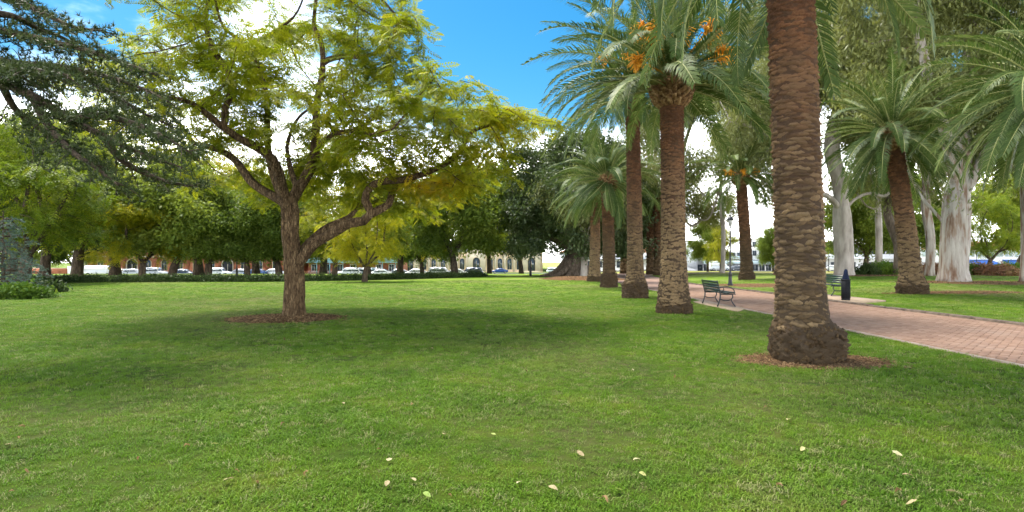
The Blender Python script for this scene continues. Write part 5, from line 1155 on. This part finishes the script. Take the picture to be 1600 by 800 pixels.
# sandstone building
Yb = 182; x0, x1 = bx(596, Yb), bx(848, Yb); t = thing('sandstone_building', 'long cream sandstone building with arches and gables', 'building', (x0, Yb, -2.0)); W = x1 - x0
MB().box(0, W, 0, 14, -.4, 6.2).build('wall', M_SAND, t); MB().box(-.15, W + .15, -.2, 14.2, 6.2, 6.6).build('cornice', M_SANDL, t); hip(t, 0, W, 0, 14, 6.6, 3.2, M_SLATE)
for g in (0.18, 0.59, 0.93):
    cx = g * W; gm = MB(); gm.prism([(cx - 2.8, -.4), (cx + 2.8, -.4), (cx + 2.8, 6.6), (cx, 9.0), (cx - 2.8, 6.6)], -1.0, -.004); gm.build('gable', M_SANDL, t); window(t, cx - 1.1, cx + 1.1, 0.5, 3.6, -1.0, True, M_SAND, M_GLASS, False, 0.25)
n = 17
for i in range(n):
    cx = (i + .5) * W / n
    if min(abs(cx - g * W) for g in (0.18, 0.59, 0.93)) > 3.6:
        window(t, cx - .7, cx + .7, 0.9, 3.7, 0, True, M_SANDL, M_GLASS); MB().box(cx + W / n / 2 - .3, cx + W / n / 2 + .3, -.3, -.004, -.3, 6.18).build('pilaster', M_SANDL, t)
# white apartment building
Yb = 156; gz = -1.15
x0 = bx(1052, Yb); t = thing('apartment_building', 'white modern apartment building with balconies and a plain tower wall', 'building', (x0, Yb, gz)); f = lambda px: bx(px, Yb) - x0; zz = lambda py: EYE - (py - HOR) / FPX * Yb - gz
MB().box(0, f(1090), 0, 14, -.4, zz(378)).build('tower', M_WHITE, t); MB().box(-.2, f(1090) + .1, -.2, 14.1, zz(378), zz(376)).build('tower_coping', M_SLATE, t)
MB().box(f(1090) + .004, f(1172), 2.2, 14, -.4, zz(392)).build('centre_block', M_WHITE, t); MB().box(f(1172) + .004, f(1222), 0.3, 14, -.4, zz(374)).build('corner_block', M_WHITE, t); MB().box(f(1171), f(1223), .1, 14.2, zz(374), zz(372)).build('corner_coping', M_SLATE, t)
for py in (395, 407): window(t, f(1066), f(1070), zz(py + 3), zz(py - 5), 0, False, M_SLATE)
for px in (1177, 1187, 1205):
    for py in (382, 396): window(t, f(px), f(px + 5), zz(py + 3), zz(py - 4), .3, False, M_SLATE)
for px in (1094, 1107, 1120, 1132, 1144, 1157): window(t, f(px), f(px + 9), zz(403), zz(395), 2.2, False, M_SLATE, M_GLASS, False); 
MB().box(f(1090) + .05, f(1171), .2, 2.19, zz(405), zz(404)).build('balcony_slab', M_WHITE, t)
for i in range(8): MB().box(f(1091 + 10 * i), f(1091 + 10 * i) + f(1061.5), .22, .27, zz(403.9), zz(400)).build('balustrade_panel', M_BGLASS, t)
mb = MB(); mb.prism([(-1.8, zz(412)), (-1.2, zz(408.5)), (.2, zz(406)), (.2, zz(406.6)), (-1.1, zz(409)), (-1.7, zz(412.4))], f(1096), f(1222), 'x'); mb.build('awning', M_BGLASS, t)
for i in range(12): window(t, f(1094 + 10.4 * i), f(1101 + 10.4 * i), zz(423), zz(414), .25 if 1094 + 10.4 * i > 1170 else 2.2, False, M_SLATE, M_GLASS, False)
for i in range(26): MB().box(f(1092 + 5 * i), f(1092 + 5 * i) + .12, -3.0, -2.9, -.1, 1.9).build('fence_post', M_SLATE, t)
MB().box(f(1092), f(1218), -2.98, -2.92, 1.75, 1.87).build('fence_rail', M_SLATE, t)
# low white building
Yb = 146; gz = -1.0; x0 = bx(1266, Yb); t = thing('white_shop_building', 'low white building with a dark window band behind the gums', 'building', (x0, Yb, gz)); W = bx(1428, Yb) - x0; zz = lambda py: EYE - (py - HOR) / FPX * Yb - gz
MB().box(0, W, 0, 12, -.4, zz(383)).build('wall', M_WHITE, t); MB().box(-.1, W + .1, -.15, 12.1, zz(383), zz(381)).build('coping', M_SLATE, t); n = 11
for i in range(n):
    window(t, (i + .1) * W / n, (i + .9) * W / n, zz(397), zz(389), 0, False, M_SLATE, M_GLASS, False)
    if i % 2 == 0: window(t, (i + .2) * W / n, (i + .75) * W / n, zz(423), zz(410), 0, False, M_SLATE, M_GLASS, False)
MB().box(-.05, W, -2.0, -.004, zz(404.5), zz(403)).build('canopy', M_WHITE, t)
# shops with blue awnings
Yb = 140; gz = -1.0; x0 = bx(1432, Yb); t = thing('awning_shops', 'row of shops with blue awnings, pale upper windows and terracotta parapet', 'building', (x0, Yb, gz)); f = lambda px: bx(px, Yb) - x0; zz = lambda py: EYE - (py - HOR) / FPX * Yb - gz; W = f(1680)
MB().box(0, W, 0, 14, -.4, zz(386)).build('wall', M_WHITE, t); mb = MB(); mb.prism([(-.5, zz(388)), (6, zz(376)), (13, zz(386)), (-.5, zz(389))], -.2, W + .2, 'x'); mb.build('tile_roof', M_TERRA, t); MB().box(-.02, W, -.1, -.004, zz(390.5), zz(389.2)).build('fascia', M_PALEY, t)
for i in range(15): window(t, f(1435 + 15 * i), f(1447 + 15 * i), zz(401), zz(392), 0, False, M_WHITE, M_BGLASS, False)
for a, e in ((1508, 1548), (1566, 1612), (1620, 1660)):
    mb = MB(); mb.prism([(-2.6, zz(413.5)), (-2.6, zz(411.5)), (-.01, zz(405.5)), (-.01, zz(407))], f(a), f(e), 'x'); mb.build('awning', M_AWN, t)
for a, e, m_ in ((1440, 1466, M_GLASS), (1468, 1476, M_SHADOW), (1510, 1526, M_SHADOW), (1529, 1541, M_ORANGE), (1550, 1556, M_TEAL), (1561, 1567, M_ORANGE), (1570, 1600, M_SHADOW), (1605, 1640, M_GLASS)): window(t, f(a), f(e), zz(424), zz(414), 0, False, M_SLATE, m_, False)
p = Vector((bx(1439, 128), 128, h(80, 128))); t = thing('flag_pole', 'slim white pole beside the leaning palm, before the shops', 'pole', p); MB().lathe([(0.14, 0), (0.12, 3), (0.08, 9.5)], 8).build('shaft', M_WHITE, t); MB().lathe([(0.1, 9.5), (0.14, 9.6), (0.02, 9.75)], 8).build('finial', M_WHITE, t)
for px, lab in ((1526, 'brown lamp post before the blue awning'), ):
    x = bx(px, 92); lamp(lab, (x, 92, h(x, 92)), 4.6)

Yb = 176; x0 = bx(880, Yb); t = thing('terrace_building', 'long low pale building seen between the palm trunks', 'building', (x0, Yb, h(30, Yb))); W = bx(1072, Yb) - x0
MB().box(0, W, 0, 12, -.4, 5.4).build('wall', M_WHITE, t); MB().box(-.1, W + .1, -.15, 12.1, 5.4, 5.7).build('coping', M_SANDL, t); hip(t, 0, W, 0, 12, 5.7, 2.4, M_TERRA)
for i in range(12): window(t, (i + .25) * W / 12, (i + .75) * W / 12, 1.0, 2.8, 0, False, M_SLATE); 
MB().box(0, W, -2.2, -.004, 3.3, 3.5).build('verandah_roof', M_SLATE, t)
# ------------------------------------------------------------------ turf: tufts of blades scattered over the lawn in view
def tuft_mesh(i, n, hgt, spread, w):
    r = random.Random(i); V, F = [], []
    for k in range(n):
        a = r.uniform(0, 6.28); x, y = r.gauss(0, spread), r.gauss(0, spread); L = hgt * r.uniform(.5, 1.15); b = r.uniform(.2, 1.1); d = np.array((math.cos(a), math.sin(a))); q = np.array((-d[1], d[0])) * w * r.uniform(.7, 1.2) / 2
        p1 = np.array((x, y)) + d * L * .35 * b; p2 = np.array((x, y)) + d * L * (.5 + .5 * b); o = len(V); z1, z2 = L * .55, L * (1.0 - .45 * b)
        V += [(x - q[0], y - q[1], -.004), (x + q[0], y + q[1], -.004), (p1[0] + q[0] * .8, p1[1] + q[1] * .8, z1), (p1[0] - q[0] * .8, p1[1] - q[1] * .8, z1), (p2[0], p2[1], z2)]
        F.append((o, o + 1, o + 2, o + 3)); F.append((o + 3, o + 2, o + 4))
    me = bpy.data.meshes.new('grass_tuft'); me.from_pydata(V, [], F); me.materials.append(M_GRASS); return bpy.data.objects.new('grass_tuft', me)
TUFTS = [tuft_mesh(i, 14, 0.036, 0.026, 0.0062) for i in range(3)]
ng = bpy.data.node_groups.new('turf', 'GeometryNodeTree')
ng.interface.new_socket('Geometry', in_out='INPUT', socket_type='NodeSocketGeometry'); ng.interface.new_socket('Geometry', in_out='OUTPUT', socket_type='NodeSocketGeometry')
gi, go = ng.nodes.new('NodeGroupInput'), ng.nodes.new('NodeGroupOutput'); ip = ng.nodes.new('GeometryNodeInstanceOnPoints'); jn = ng.nodes.new('GeometryNodeJoinGeometry')
for o in TUFTS:
    oi = ng.nodes.new('GeometryNodeObjectInfo'); oi.inputs['Object'].default_value = o; oi.inputs['As Instance'].default_value = False
    g2 = ng.nodes.new('GeometryNodeGeometryToInstance'); ng.links.new(oi.outputs['Geometry'], g2.inputs[0]); ng.links.new(g2.outputs[0], jn.inputs[0])
na = ng.nodes.new('GeometryNodeInputNamedAttribute'); na.data_type = 'FLOAT_VECTOR'; na.inputs['Name'].default_value = 'rot'
nb_ = ng.nodes.new('GeometryNodeInputNamedAttribute'); nb_.data_type = 'FLOAT_VECTOR'; nb_.inputs['Name'].default_value = 'scl'
ng.links.new(gi.outputs[0], ip.inputs['Points']); ng.links.new(jn.outputs[0], ip.inputs['Instance']); ip.inputs['Pick Instance'].default_value = True
ng.links.new(na.outputs['Attribute'], ip.inputs['Rotation']); ng.links.new(nb_.outputs['Attribute'], ip.inputs['Scale']); ng.links.new(ip.outputs[0], go.inputs[0])
r = np.random.default_rng(17)
def turf_pts():
    out = []
    for y0, y1, dens, s in ((1.6, 5.5, 470, 1.0), (5.5, 9, 310, 1.15), (9, 15, 190, 1.4), (15, 26, 80, 1.8), (26, 46, 26, 2.4)):
        hw = (y0 + y1) / 2 * 0.95 + 4.5; n = int(dens * (y1 - y0) * 2 * hw); y = y0 + (y1 - y0) * r.random(n); x = (r.random(n) * 2 - 1) * (y * 0.95 + 4.5)
        out.append(np.stack([x, y, s * r.uniform(.7, 1.25, n)], -1))
    P = np.concatenate(out); x, y = P[:, 0], P[:, 1]
    ok = ~((x > PX0 + np.abs(r.normal(0, .035, len(x))) - 0.02) & (x < PX1 + 0.2)); ok &= ~((x > 6.8) & (x < PX0) & (y > 17.55) & (y < 22.65)); ok &= ~((x > PX1) & (x < PX1 + 2.15) & (y > 20.5) & (y < 25.7))
    for cx, cy, rx, ry in ((JB.x - .15, JB.y - .15, 1.47, 1.22), (pA.x + .15, pA.y - .05, 1.1, .68), (pG.x + 2.2, pG.y + .3, 3.2, .85), (16.2, 36.5, 3.5, 2.9)): 
        rr = ((x - cx) / rx) ** 2 + ((y - cy) / ry) ** 2; ok &= (rr > 1) | (r.random(len(x)) < 0.12 * (rr > .6))
    # clumpy, thinner turf in places
    P[:, 2] *= 1 + 0.28 * np.sin(x * 1.3 + 2 * np.sin(y * .9)) * np.sin(y * 1.6 + x * .4)
    cl_ = np.sin(x * 3.1 + np.sin(y * 2.3)) * np.sin(y * 3.7 + np.sin(x * 1.9 + 2)); ok &= r.random(len(x)) < 0.82 + 0.25 * cl_
    return P[ok]
P = turf_pts(); N = len(P); print('tufts', N)
me = mesh_np('turf', np.stack([P[:, 0], P[:, 1], H(P[:, 0], P[:, 1])], -1), [], None, attrs={'rot': np.stack([r.normal(0, .12, N), r.normal(0, .12, N), r.random(N) * 6.28], -1), 'scl': np.stack([P[:, 2], P[:, 2], np.minimum(P[:, 2], 1.25) * r.uniform(.6, 1.2, N)], -1)})
me.materials.append(M_GRASS)
turf = tag(link('grass', me), 'short green blades of grass covering the lawn', 'grass', kind='stuff')
md = turf.modifiers.new('turf', 'NODES'); md.node_group = ng

# ------------------------------------------------------------------ fallen leaves on the lawn
def leaf_mesh(i):
    rr = random.Random(i); n = 7; V, F = [], []
    for k in range(n):
        t = k / (n - 1); w = .34 * math.sin(math.pi * min(.97, .06 + .92 * t)) ** .8; x = t - .5; z = .10 * math.sin(3 * t + i) + .06 * rr.random(); V += [(x, -w, z + .18 * w + .05 * rr.random()), (x, 0, z), (x, w, z + .25 * w)]
    for k in range(n - 1): F += [(3 * k, 3 * k + 1, 3 * k + 4, 3 * k + 3), (3 * k + 1, 3 * k + 2, 3 * k + 5, 3 * k + 4)]
    me = bpy.data.meshes.new('fallen_leaf'); me.from_pydata(V, [], F); me.materials.append(M_FALL); return me
LM = [leaf_mesh(i) for i in range(3)]; r = random.Random(9)
LEAFPX = [(536, 635), (336, 700), (12, 700), (357, 757), (667, 781), (608, 725), (605, 763), (694, 684), (771, 684), (716, 600), (440, 591), (907, 715), (995, 725), (1004, 748), (967, 772), (864, 771), (812, 761), (989, 581), (1232, 661), (1254, 708), (1402, 715), (1418, 750), (1486, 776), (1478, 672), (1450, 636), (1560, 624), (1424, 793), (645, 757), (675, 547), (1585, 601)]
for i, (px, py) in enumerate(LEAFPX):
    p = gp(px, py); big = py > 690; o = link('fallen_leaf', LM[i % 3], None, (p.x, p.y, p.z + 0.032)); k = r.uniform(.052, .078) if big else r.uniform(.045, .065); o.scale = (k, k, k); o.rotation_euler = (r.gauss(0, .25), r.gauss(0, .25), r.uniform(0, 6.28))
    tag(o, 'pale dry fallen leaf lying on the grass', 'leaf', 'fallen leaves on the lawn')

def curl_mesh(i):
    rr = random.Random(40 + i); n = 7; V, F = [], []
    for k in range(n):
        t = k / (n - 1); w = .24 * math.sin(math.pi * min(.97, .06 + .92 * t)) ** .8; z = .35 * math.sin(2.6 * t + i); V += [(t - .5, -w, z + .9 * w + .05 * rr.random()), (t - .5, 0, z), (t - .5, w, z + 1.1 * w)]
    for k in range(n - 1): F += [(3 * k, 3 * k + 1, 3 * k + 4, 3 * k + 3), (3 * k + 1, 3 * k + 2, 3 * k + 5, 3 * k + 4)]
    me = bpy.data.meshes.new('curled_leaf'); me.from_pydata(V, [], F); me.materials.append(M_FALLB); return me
CM = [curl_mesh(i) for i in range(3)]
for i in range(34):
    px, py = r.uniform(0, 1600), r.uniform(560, 795) ** 1.0
    if i < 10: px, py = r.uniform(300, 620), r.uniform(500, 545)
    p = gp(px, py)
    if p.x > PX0 - .2 or (p.x - pA.x) ** 2 + (p.y - pA.y) ** 2 < 1.2: continue
    o = link('curled_leaf', CM[i % 3], None, (p.x, p.y, p.z + 0.03)); k = r.uniform(.03, .055); o.scale = (k, k, k); o.rotation_euler = (r.gauss(0, .4), r.gauss(0, .4), r.uniform(0, 6.28))
    tag(o, 'small curled brown dead leaf in the grass', 'leaf', 'curled brown leaves in the grass')
